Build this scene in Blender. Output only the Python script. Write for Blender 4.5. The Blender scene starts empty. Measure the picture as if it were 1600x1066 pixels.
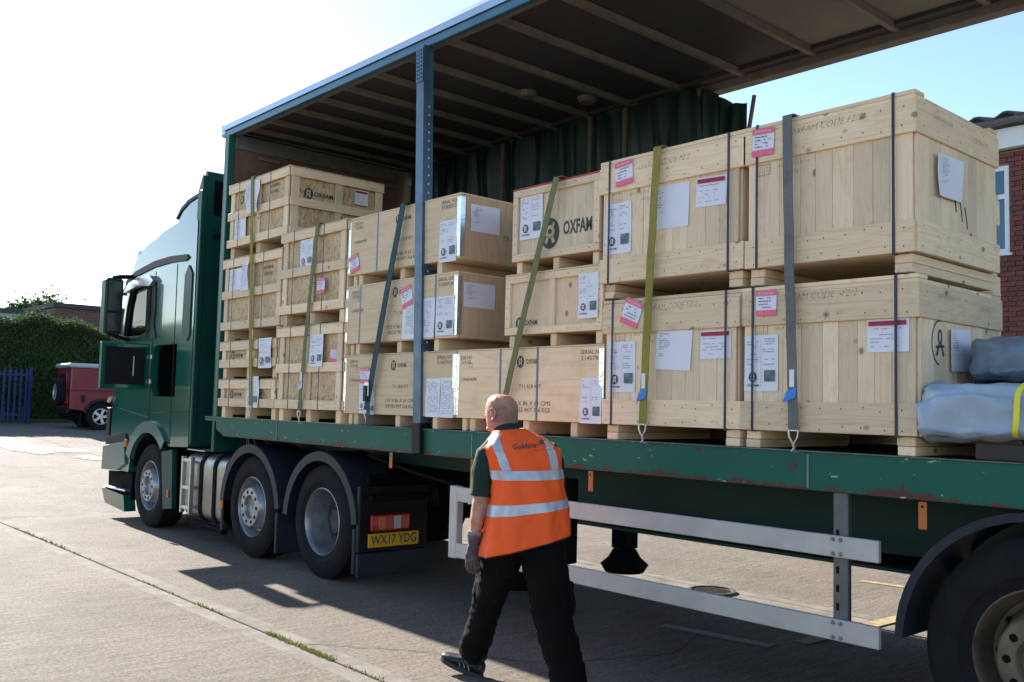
import bpy, bmesh, math, random
import numpy as np
from math import sin, cos, pi, radians
from mathutils import Vector, Matrix, noise
from mathutils.bvhtree import BVHTree
random.seed(7)
SC = bpy.context.scene
COL = SC.collection

# ------------------------------------------------------------------ camera, sky, sun, exposure
cam = bpy.data.cameras.new('camera'); cam.sensor_width = 36; cam.lens = 33.08
cam.clip_start = .05; cam.clip_end = 2000
cob = bpy.data.objects.new('camera', cam); COL.objects.link(cob)
_y, _p, _r = radians(-48.3656), radians(3.972), radians(1.413)
_f = Vector((sin(_y)*cos(_p), cos(_y)*cos(_p), sin(_p)))
_rt = Vector((cos(_y), -sin(_y), 0)); _up = _rt.cross(_f)
_r2 = _rt*cos(_r)+_up*sin(_r); _u2 = -_rt*sin(_r)+_up*cos(_r)
m = Matrix((_r2, _u2, -_f)).transposed().to_4x4(); m.translation = (0, 0, 1.566)
cob.matrix_world = m
SC.camera = cob
SUN_AZ = Vector((-1, .075, 0)).normalized(); SUN_EL = radians(28)
w = bpy.data.worlds.new('World'); SC.world = w; w.use_nodes = True
nt = w.node_tree; nt.nodes.clear()
sky = nt.nodes.new('ShaderNodeTexSky'); sky.sky_type = 'NISHITA'; sky.sun_disc = False
sky.sun_elevation = SUN_EL; sky.sun_rotation = math.atan2(SUN_AZ.x, SUN_AZ.y)
sky.air_density = 1.0; sky.dust_density = .35; sky.ozone_density = 1.9
bg = nt.nodes.new('ShaderNodeBackground'); bg.inputs[1].default_value = .088
ow = nt.nodes.new('ShaderNodeOutputWorld')
nt.links.new(sky.outputs[0], bg.inputs[0]); nt.links.new(bg.outputs[0], ow.inputs[0])
sl = bpy.data.lights.new('sun', 'SUN'); sl.energy = 5.0; sl.angle = radians(.53); sl.color = (1, .95, .87)
so = bpy.data.objects.new('sun', sl); COL.objects.link(so)
sd = SUN_AZ*cos(SUN_EL)+Vector((0, 0, sin(SUN_EL)))
so.rotation_euler = sd.to_track_quat('Z', 'Y').to_euler(); so.location = sd*60
SC.view_settings.view_transform = 'Standard'; SC.view_settings.look = 'None'
SC.view_settings.exposure = 1.72; SC.view_settings.gamma = 1; SC.view_settings.use_curve_mapping = False

# ------------------------------------------------------------------ materials
MATS = {}
def srgb(h):
    c = [int(h[i:i+2], 16)/255 for i in (0, 2, 4)]
    return tuple(x/12.92 if x <= .04045 else ((x+.055)/1.055)**2.4 for x in c)+(1,)
def newmat(name):
    mt = bpy.data.materials.new(name); mt.use_nodes = True
    n = mt.node_tree.nodes; b = n['Principled BSDF']; return mt, n, mt.node_tree.links, b
def c4(c): return tuple(c)+(1,) if len(c) == 3 else tuple(c)
def plain(name, col, rough=.6, metal=0., var=.12, vs=6., bump=0., bs=60., spec=.5, coat=0., trans=0, ior=1.45):
    if name in MATS: return MATS[name]
    mt, n, l, b = newmat(name)
    b.inputs['Roughness'].default_value = rough; b.inputs['Metallic'].default_value = metal
    b.inputs['Specular IOR Level'].default_value = spec
    b.inputs['Coat Weight'].default_value = coat; b.inputs['Coat Roughness'].default_value = .04
    b.inputs['Transmission Weight'].default_value = trans; b.inputs['IOR'].default_value = ior
    tc = n.new('ShaderNodeTexCoord')
    ns = n.new('ShaderNodeTexNoise'); ns.inputs['Scale'].default_value = vs; ns.inputs['Detail'].default_value = 7; ns.inputs['Roughness'].default_value = .65
    l.new(tc.outputs['Object'], ns.inputs[0])
    r = n.new('ShaderNodeValToRGB'); c = np.array(c4(col))
    r.color_ramp.elements[0].position = .3; r.color_ramp.elements[1].position = .7
    r.color_ramp.elements[0].color = tuple(np.append(c[:3]*(1-var), 1)); r.color_ramp.elements[1].color = tuple(np.append(np.minimum(c[:3]*(1+var), 1), 1))
    l.new(ns.outputs[0], r.inputs[0]); l.new(r.outputs[0], b.inputs['Base Color'])
    if bump:
        n2 = n.new('ShaderNodeTexNoise'); n2.inputs['Scale'].default_value = bs; n2.inputs['Detail'].default_value = 5
        l.new(tc.outputs['Object'], n2.inputs[0])
        bp = n.new('ShaderNodeBump'); bp.inputs['Strength'].default_value = bump; bp.inputs['Distance'].default_value = .01
        l.new(n2.outputs[0], bp.inputs['Height']); l.new(bp.outputs[0], b.inputs['Normal'])
    MATS[name] = mt; return mt

def wood(name, axis, light, dark, knots=True, rings=1.0, grey=0.):
    """sawn timber: fine fibres and broad growth bands along one axis, scattered knots"""
    if name in MATS: return MATS[name]
    mt, n, l, b = newmat(name)
    b.inputs['Roughness'].default_value = .7; b.inputs['Specular IOR Level'].default_value = .25
    tc = n.new('ShaderNodeTexCoord'); oi = n.new('ShaderNodeObjectInfo')
    add = n.new('ShaderNodeVectorMath'); add.operation = 'ADD'
    ml = n.new('ShaderNodeMath'); ml.operation = 'MULTIPLY'; ml.inputs[1].default_value = 37.
    l.new(oi.outputs['Random'], ml.inputs[0])
    l.new(tc.outputs['Object'], add.inputs[0]); l.new(ml.outputs[0], add.inputs[1])
    def mapped(s_al, s_ac):
        mp = n.new('ShaderNodeMapping'); s = [s_ac]*3; s['xyz'.index(axis)] = s_al
        mp.inputs['Scale'].default_value = s; l.new(add.outputs[0], mp.inputs[0]); return mp
    a = mapped(2.2, 75); f = n.new('ShaderNodeTexNoise'); f.inputs['Scale'].default_value = 1; f.inputs['Detail'].default_value = 4
    l.new(a.outputs[0], f.inputs[0])
    a2 = mapped(.8, 9); g = n.new('ShaderNodeTexNoise'); g.inputs['Scale'].default_value = 1; g.inputs['Detail'].default_value = 2; g.inputs['Distortion'].default_value = .4
    l.new(a2.outputs[0], g.inputs[0])
    # rings: fract of smooth field
    rm = n.new('ShaderNodeMath'); rm.operation = 'MULTIPLY'; rm.inputs[1].default_value = 16*rings
    l.new(g.outputs[0], rm.inputs[0])
    sn = n.new('ShaderNodeMath'); sn.operation = 'SINE'; rm2 = n.new('ShaderNodeMath'); rm2.operation = 'MULTIPLY'; rm2.inputs[1].default_value = 6.283
    l.new(rm.outputs[0], rm2.inputs[0]); l.new(rm2.outputs[0], sn.inputs[0])
    mr = n.new('ShaderNodeMapRange'); mr.inputs['From Min'].default_value = .2; mr.inputs['From Max'].default_value = 1.
    mr.inputs['To Min'].default_value = 0; mr.inputs['To Max'].default_value = .42
    l.new(sn.outputs[0], mr.inputs[0])
    fm = n.new('ShaderNodeMapRange'); fm.inputs['From Min'].default_value = .4; fm.inputs['From Max'].default_value = .75; fm.inputs['To Max'].default_value = .45
    l.new(f.outputs[0], fm.inputs[0])
    sm = n.new('ShaderNodeMath'); sm.operation = 'ADD'; sm.use_clamp = True
    l.new(mr.outputs[0], sm.inputs[0]); l.new(fm.outputs[0], sm.inputs[1])
    mx = n.new('ShaderNodeMix'); mx.data_type = 'RGBA'
    mx.inputs[6].default_value = c4(light); mx.inputs[7].default_value = c4(dark)
    l.new(sm.outputs[0], mx.inputs[0])
    # board to board tone
    hs = n.new('ShaderNodeHueSaturation'); vr = n.new('ShaderNodeMapRange')
    vr.inputs['To Min'].default_value = .78; vr.inputs['To Max'].default_value = 1.1
    l.new(oi.outputs['Random'], vr.inputs[0]); l.new(vr.outputs[0], hs.inputs['Value']); l.new(mx.outputs[2], hs.inputs['Color'])
    last = hs.outputs[0]
    if knots:
        k = mapped(5., 6.5); v = n.new('ShaderNodeTexVoronoi'); v.inputs['Scale'].default_value = 1; v.inputs['Randomness'].default_value = 1
        l.new(k.outputs[0], v.inputs[0])
        # use the real (unscaled) roundness: distance in squashed space is fine for spike knots
        kr = n.new('ShaderNodeMapRange'); kr.inputs['From Min'].default_value = .065; kr.inputs['From Max'].default_value = .125
        kr.inputs['To Min'].default_value = .72; kr.inputs['To Max'].default_value = 0
        l.new(v.outputs['Distance'], kr.inputs[0])
        m2 = n.new('ShaderNodeMix'); m2.data_type = 'RGBA'; m2.inputs[7].default_value = (.13, .062, .028, 1)
        l.new(kr.outputs[0], m2.inputs[0]); l.new(last, m2.inputs[6]); last = m2.outputs[2]
    # handling grime
    gn = n.new('ShaderNodeTexNoise'); gn.inputs['Scale'].default_value = 3.5; gn.inputs['Detail'].default_value = 8; gn.inputs['Roughness'].default_value = .7
    l.new(add.outputs[0], gn.inputs[0])
    gr = n.new('ShaderNodeMapRange'); gr.inputs['From Min'].default_value = .52; gr.inputs['From Max'].default_value = .8; gr.inputs['To Max'].default_value = .35+grey
    l.new(gn.outputs[0], gr.inputs[0])
    m3 = n.new('ShaderNodeMix'); m3.data_type = 'RGBA'; m3.inputs[7].default_value = (.27, .22, .17, 1)
    l.new(gr.outputs[0], m3.inputs[0]); l.new(last, m3.inputs[6]); l.new(m3.outputs[2], b.inputs['Base Color'])
    bp = n.new('ShaderNodeBump'); bp.inputs['Strength'].default_value = .25; bp.inputs['Distance'].default_value = .003
    l.new(f.outputs[0], bp.inputs['Height']); l.new(bp.outputs[0], b.inputs['Normal'])
    MATS[name] = mt; return mt

def osb():
    mt, n, l, b = newmat('strand_board')
    b.inputs['Roughness'].default_value = .75; b.inputs['Specular IOR Level'].default_value = .25
    tc = n.new('ShaderNodeTexCoord'); prev = None
    for sc, ro in (((70, 70, 19), .5), ((26, 60, 75), -.4), ((85, 60, 24), -.9)):
        mp = n.new('ShaderNodeMapping'); mp.inputs['Scale'].default_value = sc; mp.inputs['Rotation'].default_value = (0, ro, 0); l.new(tc.outputs['Object'], mp.inputs[0])
        v = n.new('ShaderNodeTexVoronoi'); v.inputs['Scale'].default_value = 1; l.new(mp.outputs[0], v.inputs[0])
        bw = n.new('ShaderNodeRGBToBW'); l.new(v.outputs['Color'], bw.inputs[0])
        if prev is None: prev = bw.outputs[0]
        else:
            mx = n.new('ShaderNodeMix'); mx.data_type = 'FLOAT'; mx.inputs[0].default_value = .42; l.new(prev, mx.inputs[2]); l.new(bw.outputs[0], mx.inputs[3]); prev = mx.outputs[0]
    r = n.new('ShaderNodeValToRGB'); e = r.color_ramp.elements
    e[0].position = .25; e[0].color = (.38, .24, .125, 1); e[1].position = .75; e[1].color = (.70, .51, .32, 1)
    x = e.new(.45); x.color = (.55, .38, .22, 1)
    l.new(prev, r.inputs[0]); l.new(r.outputs[0], b.inputs['Base Color'])
    bp = n.new('ShaderNodeBump'); bp.inputs['Strength'].default_value = .3; bp.inputs['Distance'].default_value = .002
    l.new(prev, bp.inputs['Height']); l.new(bp.outputs[0], b.inputs['Normal'])
    return mt

PL, PD = (.85, .65, .44), (.71, .48, .27)
PX = wood('pine_grain_x', 'x', PL, PD); PY = wood('pine_grain_y', 'y', PL, PD); PZ = wood('pine_grain_z', 'z', (.85, .66, .46), (.74, .52, .32))
PLYX = wood('plywood_x', 'x', (.79, .60, .385), (.66, .46, .27), knots=False, rings=.35)
PLYZ = wood('plywood_z', 'z', (.62, .44, .27), (.48, .32, .18), knots=False, rings=.5)
PLYB = wood('plywood_pale', 'z', (.74, .60, .42), (.58, .43, .27), knots=False, rings=.4, grey=.15)
OSB = osb()

def paint(name, col, chip, lowz=None, rough=.45, coat=.0, amt=.62, spec=.5, scuff=.69):
    """vehicle paint with scattered chips and, near a lower edge, rust"""
    mt, n, l, b = newmat(name)
    b.inputs['Roughness'].default_value = rough; b.inputs['Specular IOR Level'].default_value = .3; b.inputs['Coat Weight'].default_value = coat; b.inputs['Coat Roughness'].default_value = .05
    tc = n.new('ShaderNodeTexCoord')
    a = n.new('ShaderNodeTexNoise'); a.inputs['Scale'].default_value = 7; a.inputs['Detail'].default_value = 10; a.inputs['Roughness'].default_value = .72
    l.new(tc.outputs['Object'], a.inputs[0])
    g = n.new('ShaderNodeTexNoise'); g.inputs['Scale'].default_value = 1.3; g.inputs['Detail'].default_value = 6; l.new(tc.outputs['Object'], g.inputs[0])
    base = n.new('ShaderNodeMix'); base.data_type = 'RGBA'
    base.inputs[6].default_value = c4(np.array(col)*.75); base.inputs[7].default_value = c4(np.array(col)*1.3)
    l.new(g.outputs[0], base.inputs[0])
    fac = a.outputs[0]
    if lowz is not None:
        sx = n.new('ShaderNodeSeparateXYZ'); l.new(tc.outputs['Object'], sx.inputs[0])
        mr = n.new('ShaderNodeMapRange'); mr.inputs['From Min'].default_value = lowz; mr.inputs['From Max'].default_value = lowz+.05
        mr.inputs['To Min'].default_value = .24; mr.inputs['To Max'].default_value = 0
        l.new(sx.outputs[2], mr.inputs[0])
        ad = n.new('ShaderNodeMath'); ad.operation = 'ADD'; l.new(a.outputs[0], ad.inputs[0]); l.new(mr.outputs[0], ad.inputs[1]); fac = ad.outputs[0]
    th = n.new('ShaderNodeMapRange'); th.inputs['From Min'].default_value = amt; th.inputs['From Max'].default_value = amt+.03
    l.new(fac, th.inputs[0])
    mx = n.new('ShaderNodeMix'); mx.data_type = 'RGBA'; mx.inputs[7].default_value = c4(chip)
    l.new(th.outputs[0], mx.inputs[0]); l.new(base.outputs[2], mx.inputs[6])
    # white scuffs
    s = n.new('ShaderNodeTexNoise'); s.inputs['Scale'].default_value = 24; s.inputs['Detail'].default_value = 4
    mp = n.new('ShaderNodeMapping'); mp.inputs['Scale'].default_value = (.6, 1, 1.6); l.new(tc.outputs['Object'], mp.inputs[0]); l.new(mp.outputs[0], s.inputs[0])
    ts = n.new('ShaderNodeMapRange'); ts.inputs['From Min'].default_value = scuff; ts.inputs['From Max'].default_value = scuff+.03; ts.inputs['To Max'].default_value = .6
    l.new(s.outputs[0], ts.inputs[0])
    m2 = n.new('ShaderNodeMix'); m2.data_type = 'RGBA'; m2.inputs[7].default_value = (.5, .55, .48, 1)
    l.new(ts.outputs[0], m2.inputs[0]); l.new(mx.outputs[2], m2.inputs[6]); l.new(m2.outputs[2], b.inputs['Base Color'])
    MATS[name] = mt; return mt
RAVE = paint('trailer_green_paint', (.001, .085, .056), (.075, .03, .02), lowz=-.10, rough=.5)
CHAS = paint('chassis_green_paint', (.003, .032, .023), (.05, .03, .02), rough=.55, amt=.75, scuff=.8)
CABG = plain('cab_green_gloss', (.004, .085, .060), .16, 0, .1, 1.5, coat=1.)
CABD = plain('cab_green_satin', (.003, .050, .036), .42, 0, .15, 3, spec=.3)
FAIR = plain('fairing_green', (.03, .11, .10), .3, 0, .1, 3, coat=.5)
BLK = plain('black_plastic', (.006, .006, .007), .5, 0, .2, spec=.3)
BLK2 = plain('dark_underbody', (.004, .004, .005), .85, 0, .3, spec=.15)
MUD = plain('mudguard_plastic', (.016, .021, .03), .5, 0, .25, 5, spec=.3)
RUB = plain('tyre_rubber', (.011, .0105, .011), .85, 0, .4, 8, bump=.3, bs=40, spec=.2)
ALU = plain('aluminium', (.55, .56, .57), .32, .9, .1, 8)
RIM = plain('wheel_silver', (.30, .31, .33), .38, .7, .3, 9)
RIMD = plain('wheel_disc_dark', (.045, .045, .05), .55, .4, .4, 9)  # inner disc of the dished wheel, darker than its rim
HUBR = plain('trailer_hub_rusty', (.13, .10, .065), .6, .3, .55, 5)
TANK = plain('tank_aluminium', (.27, .26, .25), .36, .9, .3, 4, bump=.1, bs=8)
GUARD = plain('guard_aluminium', (.47, .445, .43), .5, .3, .16, 2.2, bump=.12, bs=30)
POSTM = plain('pillar_blue_grey', (.07, .12, .175), .35, .3, .35, 5)
ROOFM = plain('roof_rail_aluminium', (.34, .40, .46), .28, .8, .1, 5)
ROOFB = plain('roof_rail_painted', (.05, .14, .20), .35, .2, .15, 5)
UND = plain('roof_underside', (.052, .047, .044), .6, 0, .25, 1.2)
UNDL = plain('roof_underside_pale', (.20, .18, .14), .6, 0, .25, 1.2)  # paler colour stands in for daylight coming through translucent roof sheet
BOW = plain('roof_bow_metal', (.20, .175, .14), .5, .2, .25, 6)
HEADB = plain('headboard_ply', (.16, .085, .06), .65, 0, .3, 4)
HTRIM = plain('headboard_trim', (.16, .17, .16), .55, .2, .25, 6)
CURT = plain('curtain_green', (.003, .024, .022), .4, 0, .3, 3, bump=.4, bs=7)
DECK = plain('deck_boards', (.06, .05, .045), .7, 0, .3, 8)
PAPER = plain('white_paper', (.74, .73, .80), .6, 0, .03)
PINK = plain('pink_print', (.80, .14, .25), .6, 0, .05)
CRIM = plain('crimson_print', (.42, .01, .045), .5, 0, .05)
INK = plain('black_ink', (.06, .06, .06), .7, 0, .3, 20)
GREYINK = plain('grey_ink', (.22, .22, .27), .7, 0, .2)
TINTINK = plain('pen_ink', (.26, .22, .20), .7, 0, .3)
GREENINK = plain('green_pen', (.10, .38, .30), .7, 0, .2)
PHOTO = plain('photo_print', (.09, .14, .15), .5, 0, .9, 60)
BAND = plain('steel_strapping', (.035, .035, .06), .4, .4, .2)
BANDB = plain('blue_steel_strapping', (.10, .15, .24), .4, .4, .2)
ZINC = plain('zinc_edge', (.72, .74, .76), .22, .85, .15, 12, bump=.25, bs=25)
YWEB = plain('yellow_webbing', (.25, .22, .035), .75, 0, .2, 12, bump=.3, bs=150)
OWEB = plain('olive_webbing', (.155, .16, .065), .8, 0, .2, 12, bump=.3, bs=150)
GWEB = plain('grey_webbing', (.14, .14, .14), .8, 0, .2, 12, bump=.3, bs=150)
TWEB = plain('green_webbing', (.008, .05, .06), .7, 0, .2, 12, bump=.3, bs=150)
REDE = plain('red_edge', (.40, .04, .04), .6)
BLUE = plain('blue_plastic', (.03, .22, .62), .5)
ORNG = plain('orange_reflector', (.42, .12, .02), .35)
NAILM = plain('nail_head', (.10, .07, .05), .5, .3)
YPLATE = plain('yellow_plate', (.62, .38, .012), .45, 0, .03)
RLENS = plain('red_lens', (.36, .012, .014), .18, coat=.5)
ALENS = plain('amber_lens', (.5, .10, .008), .18, coat=.5)
WLENS = plain('clear_lens', (.4, .36, .34), .18, coat=.5)
TARP = plain('tarpaulin_blue_grey', (.30, .37, .46), .3, 0, .12, 5, bump=.9, bs=7)
TARPD = plain('tarpaulin_slate', (.15, .20, .25), .35, 0, .18, 5, bump=1., bs=6)
YTAPE = plain('yellow_tape', (.75, .66, .03), .45)

def glass(name, tint=(.75, .85, .85)):
    mt, n, l, b = newmat(name); n.remove(b)
    tr = n.new('ShaderNodeBsdfTransparent'); tr.inputs[0].default_value = c4(tint)
    gl = n.new('ShaderNodeBsdfGlossy'); gl.inputs['Roughness'].default_value = .02
    fr = n.new('ShaderNodeFresnel'); fr.inputs[0].default_value = 1.5
    mx = n.new('ShaderNodeMixShader'); l.new(fr.outputs[0], mx.inputs[0]); l.new(tr.outputs[0], mx.inputs[1]); l.new(gl.outputs[0], mx.inputs[2])
    l.new(mx.outputs[0], n['Material Output'].inputs[0]); return mt
GLASS = glass('clear_glass', (.94, .96, .96))

# ------------------------------------------------------------------ helpers
def tag(o, label=None, cat=None, group=None, kind=None):
    if label: o['label'] = label
    if cat: o['category'] = cat
    if group: o['group'] = group
    if kind: o['kind'] = kind
    return o
def empty(name, loc=(0, 0, 0), rz=0, **k):
    o = bpy.data.objects.new(name, None); COL.objects.link(o); o.location = loc; o.rotation_euler = (0, 0, rz); o.empty_display_size = .1
    tag(o, **k); return o
class MB:
    def __init__(s): s.v = []; s.f = []; s.m = []; s.mi = 0
    def face(s, pts, mi=None):
        i = len(s.v); s.v += [tuple(p) for p in pts]; s.f.append(tuple(range(i, i+len(pts)))); s.m.append(s.mi if mi is None else mi); return s
    def box(s, x0, x1, y0, y1, z0, z1):
        i = len(s.v); s.v += [(x, y, z) for x in (x0, x1) for y in (y0, y1) for z in (z0, z1)]
        for q in ((0, 1, 3, 2), (4, 6, 7, 5), (0, 4, 5, 1), (2, 3, 7, 6), (0, 2, 6, 4), (1, 5, 7, 3)):
            s.f.append(tuple(i+j for j in q)); s.m.append(s.mi)
        return s
    def tube(s, pts, r, n=8, caps=True):
        pts = [Vector(p) for p in pts]; rings = []; rr = r if isinstance(r, (list, tuple)) else [r]*len(pts)
        prev = None
        for k, p in enumerate(pts):
            d = (pts[min(k+1, len(pts)-1)]-pts[max(k-1, 0)]).normalized()
            a = prev if prev is not None else (Vector((0, 0, 1)) if abs(d.z) < .9 else Vector((1, 0, 0)))
            a = (a-d*a.dot(d)).normalized(); prev = a; b = d.cross(a)
            i = len(s.v); rings.append(i)
            s.v += [tuple(p+(a*cos(2*pi*j/n)+b*sin(2*pi*j/n))*rr[k]) for j in range(n)]
        for k in range(len(pts)-1):
            for j in range(n):
                s.f.append((rings[k]+j, rings[k]+(j+1) % n, rings[k+1]+(j+1) % n, rings[k+1]+j)); s.m.append(s.mi)
        if caps:
            s.f.append(tuple(rings[0]+j for j in range(n))[::-1]); s.m.append(s.mi)
            s.f.append(tuple(rings[-1]+j for j in range(n))); s.m.append(s.mi)
        return s
    def lathe(s, prof, c=(0, 0, 0), n=40, axis='y'):
        i0 = len(s.v)
        for (r, h) in prof:
            for j in range(n):
                a = 2*pi*j/n
                p = {'y': (r*cos(a), h, r*sin(a)), 'z': (r*cos(a), r*sin(a), h), 'x': (h, r*cos(a), r*sin(a))}[axis]
                s.v.append((c[0]+p[0], c[1]+p[1], c[2]+p[2]))
        for k in range(len(prof)-1):
            for j in range(n):
                a = i0+k*n; s.f.append((a+j, a+(j+1) % n, a+n+(j+1) % n, a+n+j)); s.m.append(s.mi)
        return s
    def prism(s, poly, axis, a, b):
        """polygon (u,v) extruded along axis from a to b"""
        def P(u, v, t): return {'y': (u, t, v), 'x': (t, u, v), 'z': (u, v, t)}[axis]
        i = len(s.v); n = len(poly)
        s.v += [P(u, v, a) for u, v in poly]+[P(u, v, b) for u, v in poly]
        s.f.append(tuple(range(i, i+n))); s.m.append(s.mi); s.f.append(tuple(range(i+n, i+2*n))[::-1]); s.m.append(s.mi)
        for k in range(n): s.f.append((i+k, i+(k+1) % n, i+n+(k+1) % n, i+n+k)); s.m.append(s.mi)
        return s
    def mesh(s, name, mats, smooth=None):
        me = bpy.data.meshes.new(name); me.from_pydata(s.v, [], s.f)
        for mt in (mats if isinstance(mats, (list, tuple)) else [mats]): me.materials.append(mt)
        me.polygons.foreach_set('material_index', s.m)
        bm = bmesh.new(); bm.from_mesh(me); bmesh.ops.recalc_face_normals(bm, faces=bm.faces)
        if smooth is not None:
            bmesh.ops.remove_doubles(bm, verts=bm.verts, dist=1e-5)
            for e in bm.edges:
                e.smooth = not (len(e.link_faces) == 2 and e.calc_face_angle(0) > smooth)
            for f in bm.faces: f.smooth = True
        bm.to_mesh(me); bm.free(); me.update(); return me
    def build(s, name, mats, parent=None, loc=(0, 0, 0), rot=(0, 0, 0), smooth=None, **k):
        return place(s.mesh(name, mats, smooth), name, parent, loc, rot, **k)
def place(me, name, parent=None, loc=(0, 0, 0), rot=(0, 0, 0), **k):
    o = bpy.data.objects.new(name, me); COL.objects.link(o); o.parent = parent; o.location = loc; o.rotation_euler = rot
    tag(o, **k); return o
BOXC = {}
def cbox(name, x0, x1, y0, y1, z0, z1, mat, parent=None, ch=.003, rot=(0, 0, 0), **k):
    """chamfered board; equal boards share a mesh"""
    sx, sy, sz = round(x1-x0, 4), round(y1-y0, 4), round(z1-z0, 4)
    key = (sx, sy, sz, mat.name, ch)
    if key not in BOXC:
        bm = bmesh.new(); bmesh.ops.create_cube(bm, size=1)
        for v in bm.verts: v.co = Vector((v.co.x*sx, v.co.y*sy, v.co.z*sz))
        if ch: bmesh.ops.bevel(bm, geom=bm.edges[:], offset=min(ch, sx/3, sy/3, sz/3), segments=1, affect='EDGES')
        me = bpy.data.meshes.new(name); bm.to_mesh(me); bm.free(); me.materials.append(mat); BOXC[key] = me
    return place(BOXC[key], name, parent, ((x0+x1)/2, (y0+y1)/2, (z0+z1)/2), rot, **k)
_dg = None
def text_verts(s, size, bold=0., shear=0., spacing=1., align='CENTER', yscale=1.):
    c = bpy.data.curves.new('t', 'FONT'); c.body = s; c.size = size; c.resolution_u = 2; c.offset = bold; c.shear = shear
    c.space_character = spacing; c.align_x = align; c.align_y = 'CENTER'
    o = bpy.data.objects.new('t', c); COL.objects.link(o)
    dg = bpy.context.evaluated_depsgraph_get(); me = bpy.data.meshes.new_from_object(o.evaluated_get(dg))
    v = [(p.co.x, p.co.y*yscale) for p in me.vertices]; f = [tuple(p.vertices) for p in me.polygons]
    bpy.data.objects.remove(o); bpy.data.curves.remove(c); bpy.data.meshes.remove(me)
    return v, f
TC = {}
def add_text(mb, s, u, v, h, mi=0, d=0., bold=0., shear=0., rot=0., align='CENTER', width=None, yscale=1.):
    """lettering in the (u,v) plane of a print mesh; h = cap height"""
    key = (s, bold, shear, align, yscale)
    if key not in TC: TC[key] = text_verts(s, 1.0, bold, shear, 1., align, yscale)
    vv, ff = TC[key]
    k = h/.70; kx = k
    if width: kx = width/(max(p[0] for p in vv)-min(p[0] for p in vv))
    cr, sr = cos(rot), sin(rot); i = len(mb.v)
    for x, y in vv:
        x, y = x*kx, y*k; mb.v.append((u+x*cr-y*sr, -d, v+x*sr+y*cr))
    for f in ff: mb.f.append(tuple(i+j for j in f)); mb.m.append(mi)
def add_rect(mb, u0, u1, v0, v1, mi=0, d=0.):
    mb.face([(u0, -d, v0), (u1, -d, v0), (u1, -d, v1), (u0, -d, v1)], mi)
def add_emblem(mb, u, v, r, dark, light, d=0.):
    n = 24
    mb.face([(u+r*.92*cos(2*pi*j/n), -d, v+r*1.05*sin(2*pi*j/n)) for j in range(n)], dark)
    d += .0006
    for j in range(n):
        a, b = 2*pi*j/n, 2*pi*(j+1)/n
        for (ra, rb) in ((.19, .44),):
            mb.face([(u+r*ra*cos(a), -d, v+r*.12+r*ra*sin(a)), (u+r*rb*cos(a), -d, v+r*.12+r*rb*sin(a)), (u+r*rb*cos(b), -d, v+r*.12+r*rb*sin(b)), (u+r*ra*cos(b), -d, v+r*.12+r*ra*sin(b))], light)
    for s in (-1, 1):
        mb.face([(u+s*r*.08, -d, v-r*.26), (u+s*r*.30, -d, v-r*.16), (u+s*r*.50, -d, v-r*.60), (u+s*r*.26, -d, v-r*.70)], light)
        mb.face([(u+s*r*.16, -d, v+r*.48), (u+s*r*.34, -d, v+r*.38), (u+s*r*.44, -d, v+r*.66), (u+s*r*.28, -d, v+r*.76)], light)
RX = (0, 0, 0); RS = (0, 0, pi/2)    # print facing -Y ; print facing +X
def lines(mb, u0, u1, v, h, mi, d, dens=.75):
    u = u0
    while u < u1-.004:
        wv = random.uniform(.006, .022)
        if random.random() < dens: add_rect(mb, u, min(u+wv, u1), v, v+h, mi, d)
        u += wv+.004
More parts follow.
